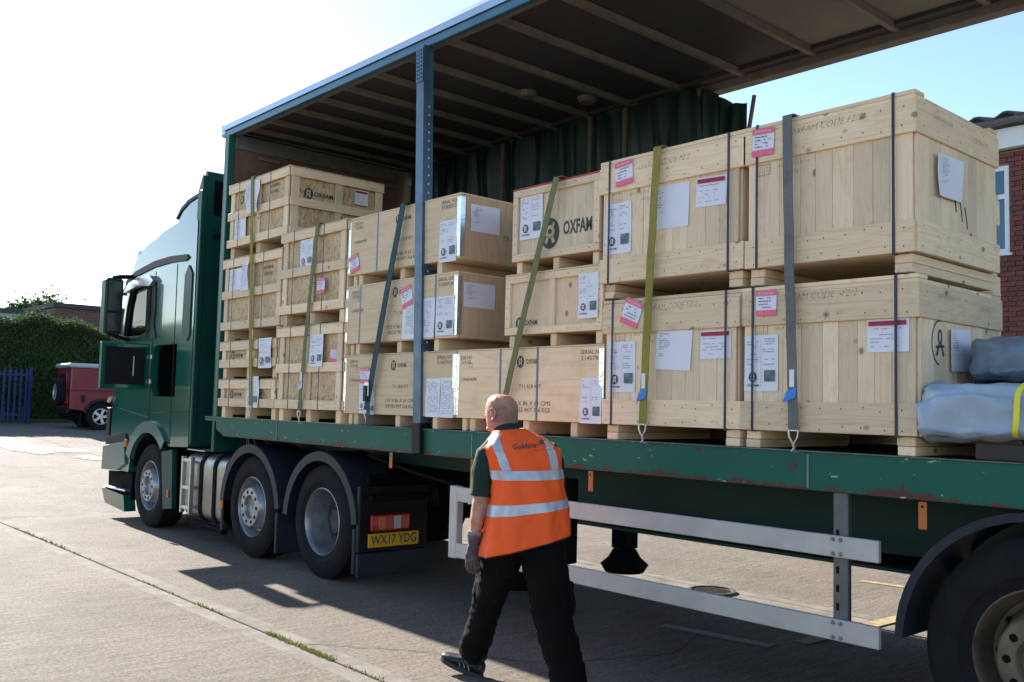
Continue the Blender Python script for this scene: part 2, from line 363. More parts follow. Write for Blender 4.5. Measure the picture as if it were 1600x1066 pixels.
def paper(parent, kind, w, h, loc, side=False, tilt=0., head='T11', curl=.004):
    """a sheet fixed to a crate; its print is a child"""
    rnd = random.Random(int(abs(loc[0]*977+loc[2]*3313)))
    mb = MB(); nx, nz = 6, 8
    def bend(u, v): return -.003-curl*(.5+.5*sin(u*31+v*17+loc[0]*9))*abs(u/(w/2))**2
    i0 = 0
    for a in range(nx+1):
        for b in range(nz+1):
            u = -w/2+w*a/nx; v = -h/2+h*b/nz; mb.v.append((u, bend(u, v), v))
    for a in range(nx):
        for b in range(nz):
            i = a*(nz+1)+b; mb.f.append((i, i+nz+1, i+nz+2, i+1)); mb.m.append(0)
    names = dict(spec='data_sheet', blank='letter_sheet', docket='docket_pouch', pink='handling_sticker', doc='paper_form')
    o = mb.build(names[kind], PAPER, parent, loc, smooth=1.)
    o.rotation_mode = 'XYZ'
    R_ = Matrix.Rotation(pi/2 if side else 0, 4, 'Z') @ Matrix.Rotation(-tilt, 4, 'Y')
    o.rotation_euler = R_.to_euler()
    p = MB(); D = curl+.0045; mats = [GREYINK, INK, PAPER, PHOTO, PINK, CRIM]
    if kind == 'spec':
        for c in (-1, 1):
            u0, u1 = (-w*.42, -w*.04) if c < 0 else (w*.05, w*.43)
            v = h*.42
            while v > -h*.06:
                if rnd.random() < .6: lines(p, u0, u1-rnd.random()*w*.15, v, h*.011, 0, D)
                v -= h*.045
        add_rect(p, 0, w*.006, -h*.42, h*.44, 0, D)
        add_text(p, head, -w*.22, h*.28, h*.032, 1, D+.0005)
        add_text(p, 'OXFAM', -w*.24, -h*.40, h*.036, 1, D+.0005, bold=.02, width=w*.36)
        add_emblem(p, -w*.24, -h*.25, w*.13, 1, 2, D)
        add_rect(p, w*.1, w*.42, -h*.33, -h*.13, 3, D)
    elif kind == 'blank':
        v = h*.38
        for k in range(8): lines(p, -w*.40, -w*rnd.uniform(.08, .26), v, h*.014, 0, D); v -= h*.055
        lines(p, -w*.4, -w*.1, -h*.12, h*.014, 0, D); lines(p, -w*.4, -w*.25, -h*.17, h*.014, 0, D)
    elif kind == 'doc':
        v = h*.4
        while v > -h*.4: lines(p, -w*.4, w*.42, v, h*.010, 0, D, .6); v -= h*.04
    elif kind == 'docket':
        add_rect(p, -w*.46, w*.44, h*.30, h*.44, 5, D)
        add_text(p, 'DOCUMENTS ENCLOSED', 0, h*.37, h*.055, 1, D+.0005, width=w*.8)
        for v in (.2, .02, -.1, -.2, -.34): lines(p, -w*.4, w*.38*rnd.uniform(.3, 1), h*v, h*.018, 0, D, .6)
    elif kind == 'pink':
        add_rect(p, -w*.5, w*.5, h*.30, h*.5, 4, D); add_rect(p, -w*.5, w*.5, -h*.5, -h*.28, 4, D)
        add_text(p, 'Air & Sea Cargo', 0, h*.40, h*.08, 2, D+.0005, width=w*.74)
        for v in (.18, .06, -.06, -.18): lines(p, -w*.36, w*.34*rnd.uniform(.4, 1), h*v, h*.03, 1, D, .7)
    p.build('print', mats, o)
    return o
def stencil(parent, items, loc, side=False, name='stencil'):
    """items: (text,u,v,capheight,kw)"""
    mb = MB(); mats = [INK, PLYX, TINTINK, GREENINK]
    for it in items:
        if len(it) > 4 and isinstance(it[4], dict) and it[4].get('mi') == 2: it[4]['bold'] = -.018
        if it[0] == '@': add_emblem(mb, it[1], it[2], it[3], 0, 1, .0)
        elif it[0] == '[]':
            _, u0, u1, v0, v1 = it; t = .003
            for q in ((u0, u1, v0, v0+t), (u0, u1, v1-t, v1), (u0, u0+t, v0+t, v1-t), (u1-t, u1, v0+t, v1-t)): add_rect(mb, *q, 2, 0)
        else:
            s, u, v, h = it[:4]; kw = it[4] if len(it) > 4 else {}
            add_text(mb, s, u, v, h, **kw)
    return mb.build(name, mats, parent, loc, (0, 0, pi/2) if side else (0, 0, 0))

def hgt(x):
    t = max(0., -13.-x); t = t*t/(t+1.5) if t < 22 else 22*22/23.5
    return .040*t

# ------------------------------------------------------------------ ground
def concrete():
    mt, n, l, b = newmat('brushed_concrete')
    b.inputs['Roughness'].default_value = .82; b.inputs['Specular IOR Level'].default_value = .17
    tc = n.new('ShaderNodeTexCoord'); ge = n.new('ShaderNodeNewGeometry')
    P = ge.outputs['Position']
    a = n.new('ShaderNodeTexNoise'); a.inputs['Scale'].default_value = .55; a.inputs['Detail'].default_value = 9; a.inputs['Roughness'].default_value = .65; l.new(P, a.inputs[0])
    r = n.new('ShaderNodeValToRGB'); e = r.color_ramp.elements
    e[0].position = .3; e[0].color = (.185, .153, .122, 1); e[1].position = .72; e[1].color = (.30, .258, .212, 1)
    l.new(a.outputs[0], r.inputs[0])
    # worn grit
    g = n.new('ShaderNodeTexNoise'); g.inputs['Scale'].default_value = 38; g.inputs['Detail'].default_value = 8; g.inputs['Roughness'].default_value = .85; l.new(P, g.inputs[0])
    # brush lines run across the slab (Y): fine variation along X
    mp = n.new('ShaderNodeMapping'); mp.inputs['Scale'].default_value = (26, 2.6, 1); l.new(P, mp.inputs[0])
    br = n.new('ShaderNodeTexNoise'); br.inputs['Scale'].default_value = 1; br.inputs['Detail'].default_value = 5; br.inputs['Roughness'].default_value = .7; l.new(mp.outputs[0], br.inputs[0])
    mix = n.new('ShaderNodeMix'); mix.data_type = 'FLOAT'; mix.inputs[0].default_value = .27
    l.new(g.outputs[0], mix.inputs[2]); l.new(br.outputs[0], mix.inputs[3])
    m2 = n.new('ShaderNodeMapRange'); m2.inputs['From Min'].default_value = .38; m2.inputs['From Max'].default_value = .6; m2.inputs['To Min'].default_value = .34; m2.inputs['To Max'].default_value = 1.3
    l.new(mix.outputs[0], m2.inputs[0])
    mul = n.new('ShaderNodeVectorMath'); mul.operation = 'SCALE'; l.new(r.outputs[0], mul.inputs[0]); l.new(m2.outputs[0], mul.inputs['Scale'])
    # dark pits / oil specks
    v = n.new('ShaderNodeTexNoise'); v.inputs['Scale'].default_value = 9; v.inputs['Detail'].default_value = 8; v.inputs['Roughness'].default_value = .8; l.new(P, v.inputs[0])
    pt = n.new('ShaderNodeMapRange'); pt.inputs['From Min'].default_value = .60; pt.inputs['From Max'].default_value = .70; pt.inputs['To Max'].default_value = .5
    l.new(v.outputs[0], pt.inputs[0])
    mx = n.new('ShaderNodeMix'); mx.data_type = 'RGBA'; mx.inputs[7].default_value = (.07, .065, .06, 1)
    l.new(pt.outputs[0], mx.inputs[0]); l.new(mul.outputs[0], mx.inputs[6]); l.new(mx.outputs[2], b.inputs['Base Color'])
    cz = n.new('ShaderNodeTexNoise'); cz.inputs['Scale'].default_value = 13; cz.inputs['Detail'].default_value = 7; cz.inputs['Roughness'].default_value = .75; l.new(P, cz.inputs[0])
    sc = n.new('ShaderNodeMath'); sc.operation = 'MULTIPLY_ADD'; sc.inputs[1].default_value = 1.1; l.new(cz.outputs[0], sc.inputs[0]); l.new(mix.outputs[0], sc.inputs[2])
    bp = n.new('ShaderNodeBump'); bp.inputs['Strength'].default_value = 1.0; bp.inputs['Distance'].default_value = .035
    l.new(sc.outputs[0], bp.inputs['Height']); l.new(bp.outputs[0], b.inputs['Normal'])
    return mt
CONC = concrete()
SMOOTHC = plain('trowelled_concrete_edge', (.185, .162, .14), .9, 0, .35, 4, bump=.5, bs=40, spec=.12)
SOIL = plain('joint_soil', (.055, .05, .035), .9, 0, .4, 12)
GRASSB = plain('verge_grass_ground', (.05, .06, .025), .9, 0, .4, 3)

gm = MB(); xs = [-220, -120, -80, -60, -50, -45, -40, -36, -33, -30, -27, -24, -21, -19, -17, -16, -15, -14, -13, -10, -5, 0, 10, 30, 60, 150]; ys = [-120, -40, -10, 0, 5, 10, 15, 30, 60, 200]
for x in xs:
    for y in ys: gm.v.append((x, y, hgt(x)-.045))
for i in range(len(xs)-1):
    for j in range(len(ys)-1):
        a = i*len(ys)+j; gm.f.append((a, a+len(ys), a+len(ys)+1, a+1)); gm.m.append(0)
gm.build('ground', SOIL, smooth=1., kind='structure')
YE = [-10.7, -6.1, -1.5, 3.1, 6.98, 11.2, 14.6]; XE = [-36, -24.6, -13.2, 1.2, 12]
for i in range(len(XE)-1):
    for j in range(len(YE)-1):
        x0, x1, y0, y1 = XE[i]+.004, XE[i+1]-.004, YE[j]+.009, YE[j+1]-.009
        cx, cy = (x0+x1)/2, (y0+y1)/2; mb = MB(); n = 22
        # chamfered slab following the fall of the yard, with a trowelled border
        us = [x0, x0+.006]+[x0+.13+(x1-x0-.26)*k/n for k in range(n+1)]+[x1-.006, x1]
        vs = [y0, y0+.006, y0+.13, y1-.13, y1-.006, y1]
        for a, u in enumerate(us):
            for b_, v in enumerate(vs):
                z = hgt(u)-(.006 if a in (0, len(us)-1) or b_ in (0, len(vs)-1) else 0); mb.v.append((u-cx, v-cy, z))
        nv = len(vs)
        for a in range(len(us)-1):
            for b_ in range(nv-1):
                q = a*nv+b_; mb.f.append((q, q+nv, q+nv+1, q+1)); mb.m.append(1 if a < 2 or a > len(us)-4 or b_ < 2 or b_ > nv-4 else 0)
        def wall_(seq):
            for a, b_ in zip(seq, seq[1:]):
                p, q = mb.v[a], mb.v[b_]; mb.face([p, q, (q[0], q[1], q[2]-.05), (p[0], p[1], p[2]-.05)], 1)
        wall_([a*nv for a in range(len(us))]); wall_([a*nv+nv-1 for a in range(len(us))]); wall_(list(range(nv))); wall_([(len(us)-1)*nv+k for k in range(nv)])
        # the trowelled margin only shows along the long joints
        mb.build('concrete_slab', [CONC, SMOOTHC], None, (cx, cy, 0), kind='structure')
# hairline crack across the bays
def crack(pts, wd=.008):
    mb = MB(); out = []
    for (x0, y0), (x1, y1) in zip(pts, pts[1:]):
        n = 14
        for k in range(n): out.append((x0+(x1-x0)*k/n+random.uniform(-.012, .012), y0+(y1-y0)*k/n+random.uniform(-.012, .012)))
    out.append(pts[-1])
    for (a, b), (c, d) in zip(out, out[1:]):
        t = Vector((c-a, d-b, 0)).normalized(); nn = Vector((-t.y, t.x, 0))*wd*random.uniform(.3, .7)
        mb.face([(a-nn.x, b-nn.y, .004), (c-nn.x, d-nn.y, .004), (c+nn.x, d+nn.y, .004), (a+nn.x, b+nn.y, .004)])
    mb.build('concrete_crack', SOIL, kind='structure')
crack([(-5.55, 3.12), (-5.1, 3.5), (-4.7, 3.8), (-4.2, 4.1), (-3.9, 4.9), (-4.3, 6.0)])
crack([(-9.0, 7.6), (-8.3, 8.2), (-7.4, 8.6), (-6.6, 9.3)])
YLINE = plain('worn_yellow_paint', (.30, .22, .10), .8, 0, .5, 14)
PLINE = plain('worn_pale_paint', (.25, .235, .19), .7, 0, .3, 14)
WLINE = plain('patch_white', (.38, .37, .35), .9, 0, .35, 3)  # whitish tone for the irregular ground patches
def strip(p, q, wd, mat, z=.005):
    p, q = Vector(p), Vector(q); t = (q-p).normalized(); nn = Vector((-t.y, t.x))*wd/2; mb = MB(); n = 10
    for k in range(n):
        a, b = p+(q-p)*k/n, p+(q-p)*(k+1)/n
        mb.face([(a.x-nn.x, a.y-nn.y, hgt(a.x)+z), (b.x-nn.x, b.y-nn.y, hgt(b.x)+z), (b.x+nn.x, b.y+nn.y, hgt(b.x)+z), (a.x+nn.x, a.y+nn.y, hgt(a.x)+z)])
    mb.build('painted_line', mat, kind='structure')
strip((-4.52, 8.5), (-3.2, 8.66), .09, YLINE); strip((-3.55, 5.85), (-3.45, 9.2), .12, YLINE, .009)
strip((-4.46, 5.5), (-3.62, 5.62), .11, PLINE)
def patch(cx, cy, ax, ay, ang, seed):  # flat irregular whitish patch lying just above the slab
    mb = MB(); n = 40; P = []
    for k in range(n):
        t = 2*pi*k/n; r = 1+.35*noise.noise(Vector((cos(t)*2, sin(t)*2, seed))); u, v = ax*cos(t)*r, ay*sin(t)*r
        x, y = cx+u*cos(ang)-v*sin(ang), cy+u*sin(ang)+v*cos(ang); P.append((x, y, hgt(x)+.012))
    c = (cx, cy, hgt(cx)+.012)
    for k in range(n): mb.face([c, P[k], P[(k+1) % n]])
    mb.build('white_patch', WLINE, kind='structure')
patch(-24.2, 6.0, 2.6, .42, -.02, 1.); patch(-22.4, 6.75, .5, .35, .3, 2.); patch(-20.7, 6.7, .5, .25, .3, 3.)
# manhole
mh = empty('manhole_cover', (-5.02, 6.86, 0), label='round iron manhole cover set in the sunlit concrete beyond the trailer', cat='manhole cover')
IRON = plain('cast_iron', (.10, .09, .08), .6, .6, .3, 20)
MB().lathe([(.33, .005), (.33, .020), (.29, .020), (.29, .008), (0, .008)], n=36, axis='z').build('frame', IRON, mh, smooth=.5)
cv = MB()
for i in range(-5, 6):
    for j in range(-5, 6):
        if i*i+j*j < 26: cv.box(i*.048-.015, i*.048+.015, j*.048-.008, j*.048+.008, .008, .016)
cv.build('tread', IRON, mh, kind='stuff')

mh.scale = (.62, .62, 1)
# weeds in the joint
def weeds():
    mb = MB(); rr = random.Random(3)
    spots = [(-12.2, -10.2, 260), (-10.2, -8.4, 90), (-7.1, -6.6, 120), (-5.9, -5.2, 520), (-5.3, -5.05, 260), (-4.9, -4.2, 160), (-8.2, -7.4, 60)]
    for a, b, n in spots:
        for _ in range(n):
            x = rr.uniform(a, b); y = 3.1+rr.gauss(0, .012); h = rr.uniform(.004, .017)*(1.3 if n > 200 else .8)
            an = rr.uniform(0, 2*pi); wv = rr.uniform(.003, .006); lx, ly = cos(an)*h*.8, sin(an)*h*.8
            mb.face([(x-sin(an)*wv, y+cos(an)*wv, -.01), (x+sin(an)*wv, y-cos(an)*wv, -.01), (x+lx+sin(an)*wv*.4, y+ly-cos(an)*wv*.4, h), (x+lx-sin(an)*wv*.4, y+ly+cos(an)*wv*.4, h)])
    for _ in range(120):
        x, y = -8.85+rr.gauss(0, .12), 8.0+rr.gauss(0, .03); h = rr.uniform(.02, .05)
        mb.face([(x-.01, y, 0), (x+.01, y, 0), (x+rr.uniform(-.03, .03), y, h)])
    mb.build('joint_weeds', plain('weed_green', (.33, .32, .09), .8, 0, .4, 30), kind='stuff', label='small green weeds and moss growing along the slab joint', cat='weeds')
weeds()

# ------------------------------------------------------------------ brick building on the right
WY = 14.73
bb = empty('brick_building', (-5.5, WY, 0), label='red brick building with corrugated roof behind the large crates', cat='building')
MORT = plain('mortar', (.23, .19, .165), .9, 0, .15, 20)
BRK = [plain('brick_red_%s' % c, q, .85, 0, .22, 18) for c, q in (('deep', (.13, .042, .032)), ('mid', (.17, .055, .04)), ('brown', (.12, .05, .045)))]
wx0, wx1, wz0, wz1 = -1.17, .03, 4.03, 5.36
mb = MB(); X0, X1, ZT = -9., 9., 5.58
mb.box(X0, wx0, .03, .3, 0, ZT).box(wx1, X1, .03, .3, 0, ZT).box(wx0, wx1, .03, .3, 0, wz0).box(wx0, wx1, .03, .3, wz1, ZT)
mb.build('wall', MORT, bb)
brm = []
for mt in BRK:
    q = MB(); q.box(-.1075, .1075, 0, .04, -.0325, .0325); brm.append(q.mesh('brick', mt))
slots = []
nrow = int(ZT/.075)
for r_ in range(nrow):
    z = r_*.075+.0375
    k = -10
    x = X0+(.1125 if r_ % 2 else 0)+.1125
    while x < X1-.11:
        a, b = x-.1075, x+.1075
        if not (z > wz0-.03 and z < wz1+.03 and b > wx0 and a < wx1): slots.append((x, z, .1075))
        elif a < wx0-.03: slots.append(((a+wx0)/2, z, (wx0-a)/2-.003))
        elif b > wx1+.03: slots.append(((b+wx1)/2, z, (b-wx1)/2-.003))
        x += .225
near = sorted(slots, key=lambda s: abs(s[0]-.12)*1.3+max(0, 3.2-s[1])*.8+max(0, abs(s[0]-.12)-.5)*3)
rr = random.Random(5); cnt = 0; stuff = MB()
for i, (x, z, hw) in enumerate(near):
    dy = rr.uniform(-.003, .003)
    if i < 290 and hw < .107: MB().box(-hw, hw, 0, .04, -.0325, .0325).build('brick', BRK[rr.choice((0, 1, 1, 2))], bb, (x, dy, z))
    elif i < 290: place(brm[rr.choice((0, 1, 1, 2))], 'brick', bb, (x, .0+dy, z))
    else: stuff.mi = rr.choice((0, 1, 1, 2)); stuff.box(x-hw, x+hw, dy, .031, z-.0325, z+.0325)
stuff.build('brickwork', BRK, bb, kind='stuff')
WHT = plain('white_paint', (.74, .76, .78), .45, 0, .05)
cbox('soffit_board', X0, X1, -.10, .25, 5.60, 5.90, WHT, bb)
GUT = plain('gutter_grey', (.13, .13, .14), .5, 0, .2)
g = MB(); pr = []
for k in range(9): a = pi+pi*k/8; pr.append((-.22+.075*cos(a), 6.0+.075*sin(a)))
for k in range(9): a = 2*pi-pi*k/8; pr.append((-.22+.065*cos(a), 6.0+.065*sin(a)))
g.prism(pr, 'x', X0, X1); g.build('gutter', GUT, bb, smooth=.6)
rf = MB(); n = 260; th = .012
for i in range(n):
    a, b = X0+(X1-X0)*i/n, X0+(X1-X0)*(i+1)/n
    for (u, v) in ((a, b),):
        za, zb = .045*sin(a*2*pi/.42), .045*sin(b*2*pi/.42)
        for dz, fl in ((0, 1), (-th, 0)):
            rf.face([(u, -.30, 6.06+za+dz), (v, -.30, 6.06+zb+dz), (v, 6, 7.3+zb+dz), (u, 6, 7.3+za+dz)])
        rf.face([(u, -.30, 6.06+za), (v, -.30, 6.06+zb), (v, -.30, 6.06+zb-th-.02), (u, -.30, 6.06+za-th-.02)])
rf.build('corrugated_roof', plain('asbestos_cement', (.07, .07, .08), .85, 0, .3, 8), bb)
fr = MB(); t = .07
for q in ((wx0, wx0+t, wz0, wz1), (wx1-t, wx1, wz0, wz1), (wx0+t, wx1-t, wz0, wz0+t), (wx0+t, wx1-t, wz1-t, wz1), (wx0+t, wx1-t, 4.86, 4.93), (-.6, -.54, wz0+t, 4.86)):
    fr.box(q[0], q[1], .02, .09, q[2], q[3])
wn = fr.build('window', WHT, bb)
MB().box(wx0-.04, wx1+.04, -.04, .10, wz0-.035, wz0-.002).build('sill', WHT, wn)
WG = plain('window_glass_blue', (.02, .09, .16), .06, 0, .1, 2, spec=1.)
MB().box(wx0+t, -.6, .05, .055, wz0+t, 4.86).build('pane', WG, wn); MB().box(-.54, wx1-t, .05, .055, wz0+t, 4.86).build('pane', WG, wn)
MB().box(wx0+t, wx1-t, .05, .055, 4.93, wz1-t).build('pane', WG, wn)

# ------------------------------------------------------------------ left background
FB = empty('flat_roofed_brick_building', (-48, 13.4, .9), label='long low brick building with flat roof beyond the hedge', cat='building')
def brickmat():
    mt, n, l, b = newmat('far_brickwork'); ge = n.new('ShaderNodeTexCoord'); mp = n.new('ShaderNodeMapping')
    mp.inputs['Rotation'].default_value = (pi/2, 0, pi/2); l.new(ge.outputs['Object'], mp.inputs[0])
    sx = n.new('ShaderNodeSeparateXYZ'); cb = n.new('ShaderNodeCombineXYZ'); l.new(ge.outputs['Object'], sx.inputs[0]); l.new(sx.outputs[1], cb.inputs[0]); l.new(sx.outputs[2], cb.inputs[1])
    t = n.new('ShaderNodeTexBrick'); t.inputs['Scale'].default_value = 1; t.inputs['Brick Width'].default_value = .24; t.inputs['Row Height'].default_value = .08; t.inputs['Mortar Size'].default_value = .008
    t.inputs['Color1'].default_value = (.12, .045, .035, 1); t.inputs['Color2'].default_value = (.08, .035, .03, 1); t.inputs['Mortar'].default_value = (.2, .14, .12, 1)
    l.new(cb.outputs[0], t.inputs[0]); l.new(t.outputs[0], b.inputs['Base Color']); b.inputs['Roughness'].default_value = .9; return mt
FBM = brickmat()
MB().box(-8, 0, 0, 16, -1, 4.85).build('wall', FBM, FB)
MB().box(-8.1, .12, -.1, 16.1, 4.86, 5.08).build('roof_edge', plain('roof_felt', (.05, .05, .055), .8), FB)
FC = empty('rendered_building', (-48.6, 2, .9), label='pale rendered building with flat roof at the far left', cat='building')
MB().box(-8, 0, -6, 11.2, -1, 4.45).build('wall', plain('pale_render', (.36, .40, .46), .8, 0, .08), FC)
MB().box(-8.1, .15, -6.1, 11.25, 4.46, 4.66).build('roof_edge', plain('roof_felt', (.05, .05, .055), .8), FC)

def leaf_mesh(name, pts, nrm, size, mats, seed=1):
    rg = np.random.default_rng(seed); n = len(pts)
    a = rg.normal(size=(n, 3)); a /= np.linalg.norm(a, axis=1)[:, None]
    nn = nrm*1.0+rg.normal(size=(n, 3))*.7; nn /= np.linalg.norm(nn, axis=1)[:, None]
    t = np.cross(nn, a); t /= np.linalg.norm(t, axis=1)[:, None]; b = np.cross(nn, t)
    s = (size*rg.uniform(.5, 1.3, n))[:, None]
    V = np.stack([pts-t*s*.5, pts+b*s*.28, pts+t*s*.6, pts-b*s*.28], 1).reshape(-1, 3)
    me = bpy.data.meshes.new(name); me.vertices.add(4*n); me.vertices.foreach_set('co', V.ravel())
    me.loops.add(4*n); me.loops.foreach_set('vertex_index', np.arange(4*n)); me.polygons.add(n)
    me.polygons.foreach_set('loop_start', np.arange(n)*4)
    for mt in mats: me.materials.append(mt)
    me.polygons.foreach_set('material_index', rg.integers(0, len(mats), n)); me.update(calc_edges=True); me.validate(); return me
def leafmat(name, col):
    mt = plain(name, col, .8, 0, .3, 2, spec=.15); b = mt.node_tree.nodes['Principled BSDF']
    n = mt.node_tree.nodes; l = mt.node_tree.links
    tl = n.new('ShaderNodeBsdfTranslucent'); tl.inputs[0].default_value = c4(np.array(col)*1.6); mx = n.new('ShaderNodeMixShader'); mx.inputs[0].default_value = .25
    l.new(b.outputs[0], mx.inputs[1]); l.new(tl.outputs[0], mx.inputs[2]); l.new(mx.outputs[0], n['Material Output'].inputs[0]); return mt
HL = [leafmat('hedge_leaf_dark', (.028, .055, .02)), leafmat('hedge_leaf_mid', (.045, .078, .026)), leafmat('hedge_leaf_light', (.065, .10, .033))]
rg = np.random.default_rng(4)
def hedge_profile(y):   # top height above its base, and front offset
    e = np.clip((11.6-y)/1.3, 0, 1)
    return 3.2*np.sqrt(np.clip(1-(1-e)**2, 0, 1))+.10*np.sin(y*2.3)+.07*np.sin(y*5.1+1)
N = 170000
y = rg.uniform(-6, 11.6, N); top = hedge_profile(y)
side = rg.random(N)
x = np.where(side < .62, .95-.02*rg.random(N), rg.uniform(-1., 1., N)); z = np.where(side < .62, rg.random(N)*top, top)
bul = .07*np.sin(y*3.1+z*2.2)+.05*np.sin(y*7.3-z*4.4)+.04*np.sin(z*6.+y)
x = np.where(side < .62, x+bul-(z/3.2)**6*.35, x); z = np.where(side >= .62, z-.25*np.abs(x)**3+rg.exponential(.05, N), z)
P_ = np.stack([x, y, z], 1)+rg.normal(size=(N, 3))*.05
Nm = np.where((side < .62)[:, None], np.array([1, 0, .2]), np.array([.1, 0, 1]))
hz = empty('hedge', (-33.6, 0, hgt(-33.6)-.02), label='tall clipped evergreen hedge behind the blue fence and red off-road car', cat='hedge')
place(leaf_mesh('foliage', P_, Nm, .075, HL, 2), 'foliage', hz, kind='stuff')
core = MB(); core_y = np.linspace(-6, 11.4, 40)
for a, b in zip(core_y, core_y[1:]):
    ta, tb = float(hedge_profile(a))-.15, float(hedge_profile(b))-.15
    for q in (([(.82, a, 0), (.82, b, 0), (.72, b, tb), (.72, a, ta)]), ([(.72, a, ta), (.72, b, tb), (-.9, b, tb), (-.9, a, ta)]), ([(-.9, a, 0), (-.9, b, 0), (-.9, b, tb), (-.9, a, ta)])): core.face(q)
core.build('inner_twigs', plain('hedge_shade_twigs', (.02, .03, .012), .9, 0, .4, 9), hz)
MB().box(-36.5, -31.7, -6, 16, -1, hgt(-33)+.05).build('verge', GRASSB, kind='structure')
# tree beyond roof
tr = empty('tree', (-66, 17.6, .9), label='broad green tree rising behind the pale flat-roofed building', cat='tree')
mb = MB(); mb.tube([(0, 0, -1), (0, 0, 2.5), (.1, .1, 5)], [.25, .2, .12])
for k in range(7): a = k*.9; mb.tube([(0, 0, 2.6+k*.3), (cos(a)*1.2, sin(a)*1.2, 4.4+k*.3), (cos(a)*1.9, sin(a)*1.9, 5.4+k*.25)], [.1, .06, .02], 6)
mb.build('trunk', plain('bark', (.09, .07, .05), .9), tr)
pts = []
for k in range(34):
    c = np.array([rg.normal()*.9, rg.uniform(-1.9, 1.9), 0]); c[2] = 4.8+rg.uniform(-1, 1.9)*(1-abs(c[1])/2.6)
    pts.append(c+rg.normal(size=(520, 3))*rg.uniform(.25, .5))
pts = np.concatenate(pts)
place(leaf_mesh('crown', pts, np.array([0, 0, .6])+0*pts, .26, HL, 6), 'crown', tr, kind='stuff')

# blue palisade fence
FBL = plain('blue_fence_paint', (.005, .016, .12), .4, 0, .1)
fz = hgt(-31.2)
fn = empty('palisade_fence', (-31.2, 8.15, fz), label='short run of blue palisade fence in front of the hedge', cat='fence')
pale = MB().box(-.004, .004, -.032, .032, .06, 1.62); pale.face([(-.004, -.032, 1.62), (.004, -.032, 1.62), (.004, 0, 1.70), (-.004, 0, 1.70)]); pm = None
pb = MB(); pb.prism([(-.032, .06), (.032, .06), (.032, 1.6), (0, 1.7), (-.032, 1.6)], 'x', -.005, .005)
pm = pb.mesh('pale', FBL)
for k in range(22): place(pm, 'pale', fn, (0, -.12-.155*k, 0))
for zz in (.28, 1.48): MB().box(-.05, -.006, -3.5, 0, zz-.03, zz+.03).build('rail', FBL, fn)
for yy in (.0, -2.75): MB().box(-.13, -.052, yy-.05, yy+.05, -.05, 1.72).build('post', FBL, fn)
for k in range(6):
    MB().box(.02, .04, -.2-.5*k-.02, -.2-.5*k+.02, .06, .5).build('brace', FBL, fn) if k < 2 else None

# ------------------------------------------------------------------ wheels
def holes_ring(mb, n, rad, r, y, mi):
    for k in range(n):
        a = 2*pi*k/n; cx, cz = rad*cos(a), rad*sin(a); i = len(mb.v)
        mb.v += [(cx+r*cos(2*pi*j/10), y, cz+r*sin(2*pi*j/10)) for j in range(10)]; mb.f.append(tuple(range(i, i+10))); mb.m.append(mi)
TYRE = [(.29, -.12), (.30, -.142), (.345, -.152), (.35, -.156), (.41, -.158), (.46, -.148), (.487, -.130), (.5, -.12), (.5, -.075), (.49, -.072), (.49, -.062), (.5, -.058), (.5, -.006), (.49, -.004), (.49, .004), (.5, .006), (.5, .058), (.49, .062), (.49, .072), (.5, .075), (.5, .12), (.487, .13), (.46, .148), (.41, .158), (.30, .142), (.29, .12)]
def _tyre():
    mb = MB().lathe(TYRE, n=56); me = mb.mesh('tyre', RUB, .5); return me
TM = _tyre()
def wheel(parent, x, y, z, kind, out=-1, name='wheel', s=1., rim=None):
    w = bpy.data.objects.new(name, TM); COL.objects.link(w); w.parent = parent; w.location = (x, y, z); w.scale = (s, s, s)
    if out > 0: w.rotation_euler = (0, 0, pi)
    mb = MB()
    if kind == 'convex':
        mb.lathe([(.302, -.138), (.292, -.146), (.284, -.135), (.278, -.09), (.262, -.06), (.255, -.03), (.235, -.025), (.215, -.06), (.197, -.15), (.186, -.168), (.118, -.17), (.112, -.16), (.108, -.13), (.02, -.115), (0, -.115)], n=48)
        holes_ring(mb, 10, .151, .0175, -.1715, 1); holes_ring(mb, 10, .226, .017, -.043, 1)
        mb.mi = 2
    else:
        mb.lathe([(.302, -.138), (.292, -.146), (.284, -.135), (.276, -.09), (.262, .02), (.25, .07)], n=48)
        mb.mi = 3; mb.lathe([(.25, .07), (.21, .085), (.12, .08), (.115, .02), (.10, -.0), (.0, -.0)], n=48); mb.mi = 0
        holes_ring(mb, 8, .185, .026, .0825, 1)
        for k in range(10):
            a = 2*pi*(k+.5)/10; mb.mi = 0; mb.lathe([(.011, .085), (.011, .05), (0, .05)], (.145*cos(a), 0, .145*sin(a)), 8)
    r = mb.build('rim', [rim or RIM, BLK2, RUB, RIMD], w, smooth=.6)
    return w

# ------------------------------------------------------------------ tractor unit
cab = empty('tractor_unit', (-11.5, 5.6, 0), label='dark green articulated lorry tractor unit with its side locker open', cat='lorry')
def L(x, y, z=0): return (x+11.5, y-5.6, z)
OX, OY = 11.5, -5.6
def arch(cx, cz, r, a0, a1, n): return [(cx+r*cos(a0+(a1-a0)*k/n), cz+r*sin(a0+(a1-a0)*k/n)) for k in range(n+1)]
out = [(-13.0, .62), (-13.04, .95), (-13.01, 1.4), (-12.97, 1.75), (-12.88, 2.15), (-12.78, 2.6), (-12.69, 2.95), (-12.60, 3.18), (-12.48, 3.36), (-12.32, 3.50), (-12.12, 3.60), (-11.85, 3.67), (-11.5, 3.72), (-11.1, 3.755), (-10.7, 3.775), (-10.38, 3.78), (-10.36, 1.02), (-10.86, 1.0)]
out += arch(-11.5, .52, .70, .80, pi-.55, 12)+[(-12.16, .62)]
bm = bmesh.new()
va = [bm.verts.new((x+OX, 4.37+OY, z)) for x, z in out]; vb = [bm.verts.new((x+OX, 6.83+OY, z)) for x, z in out]
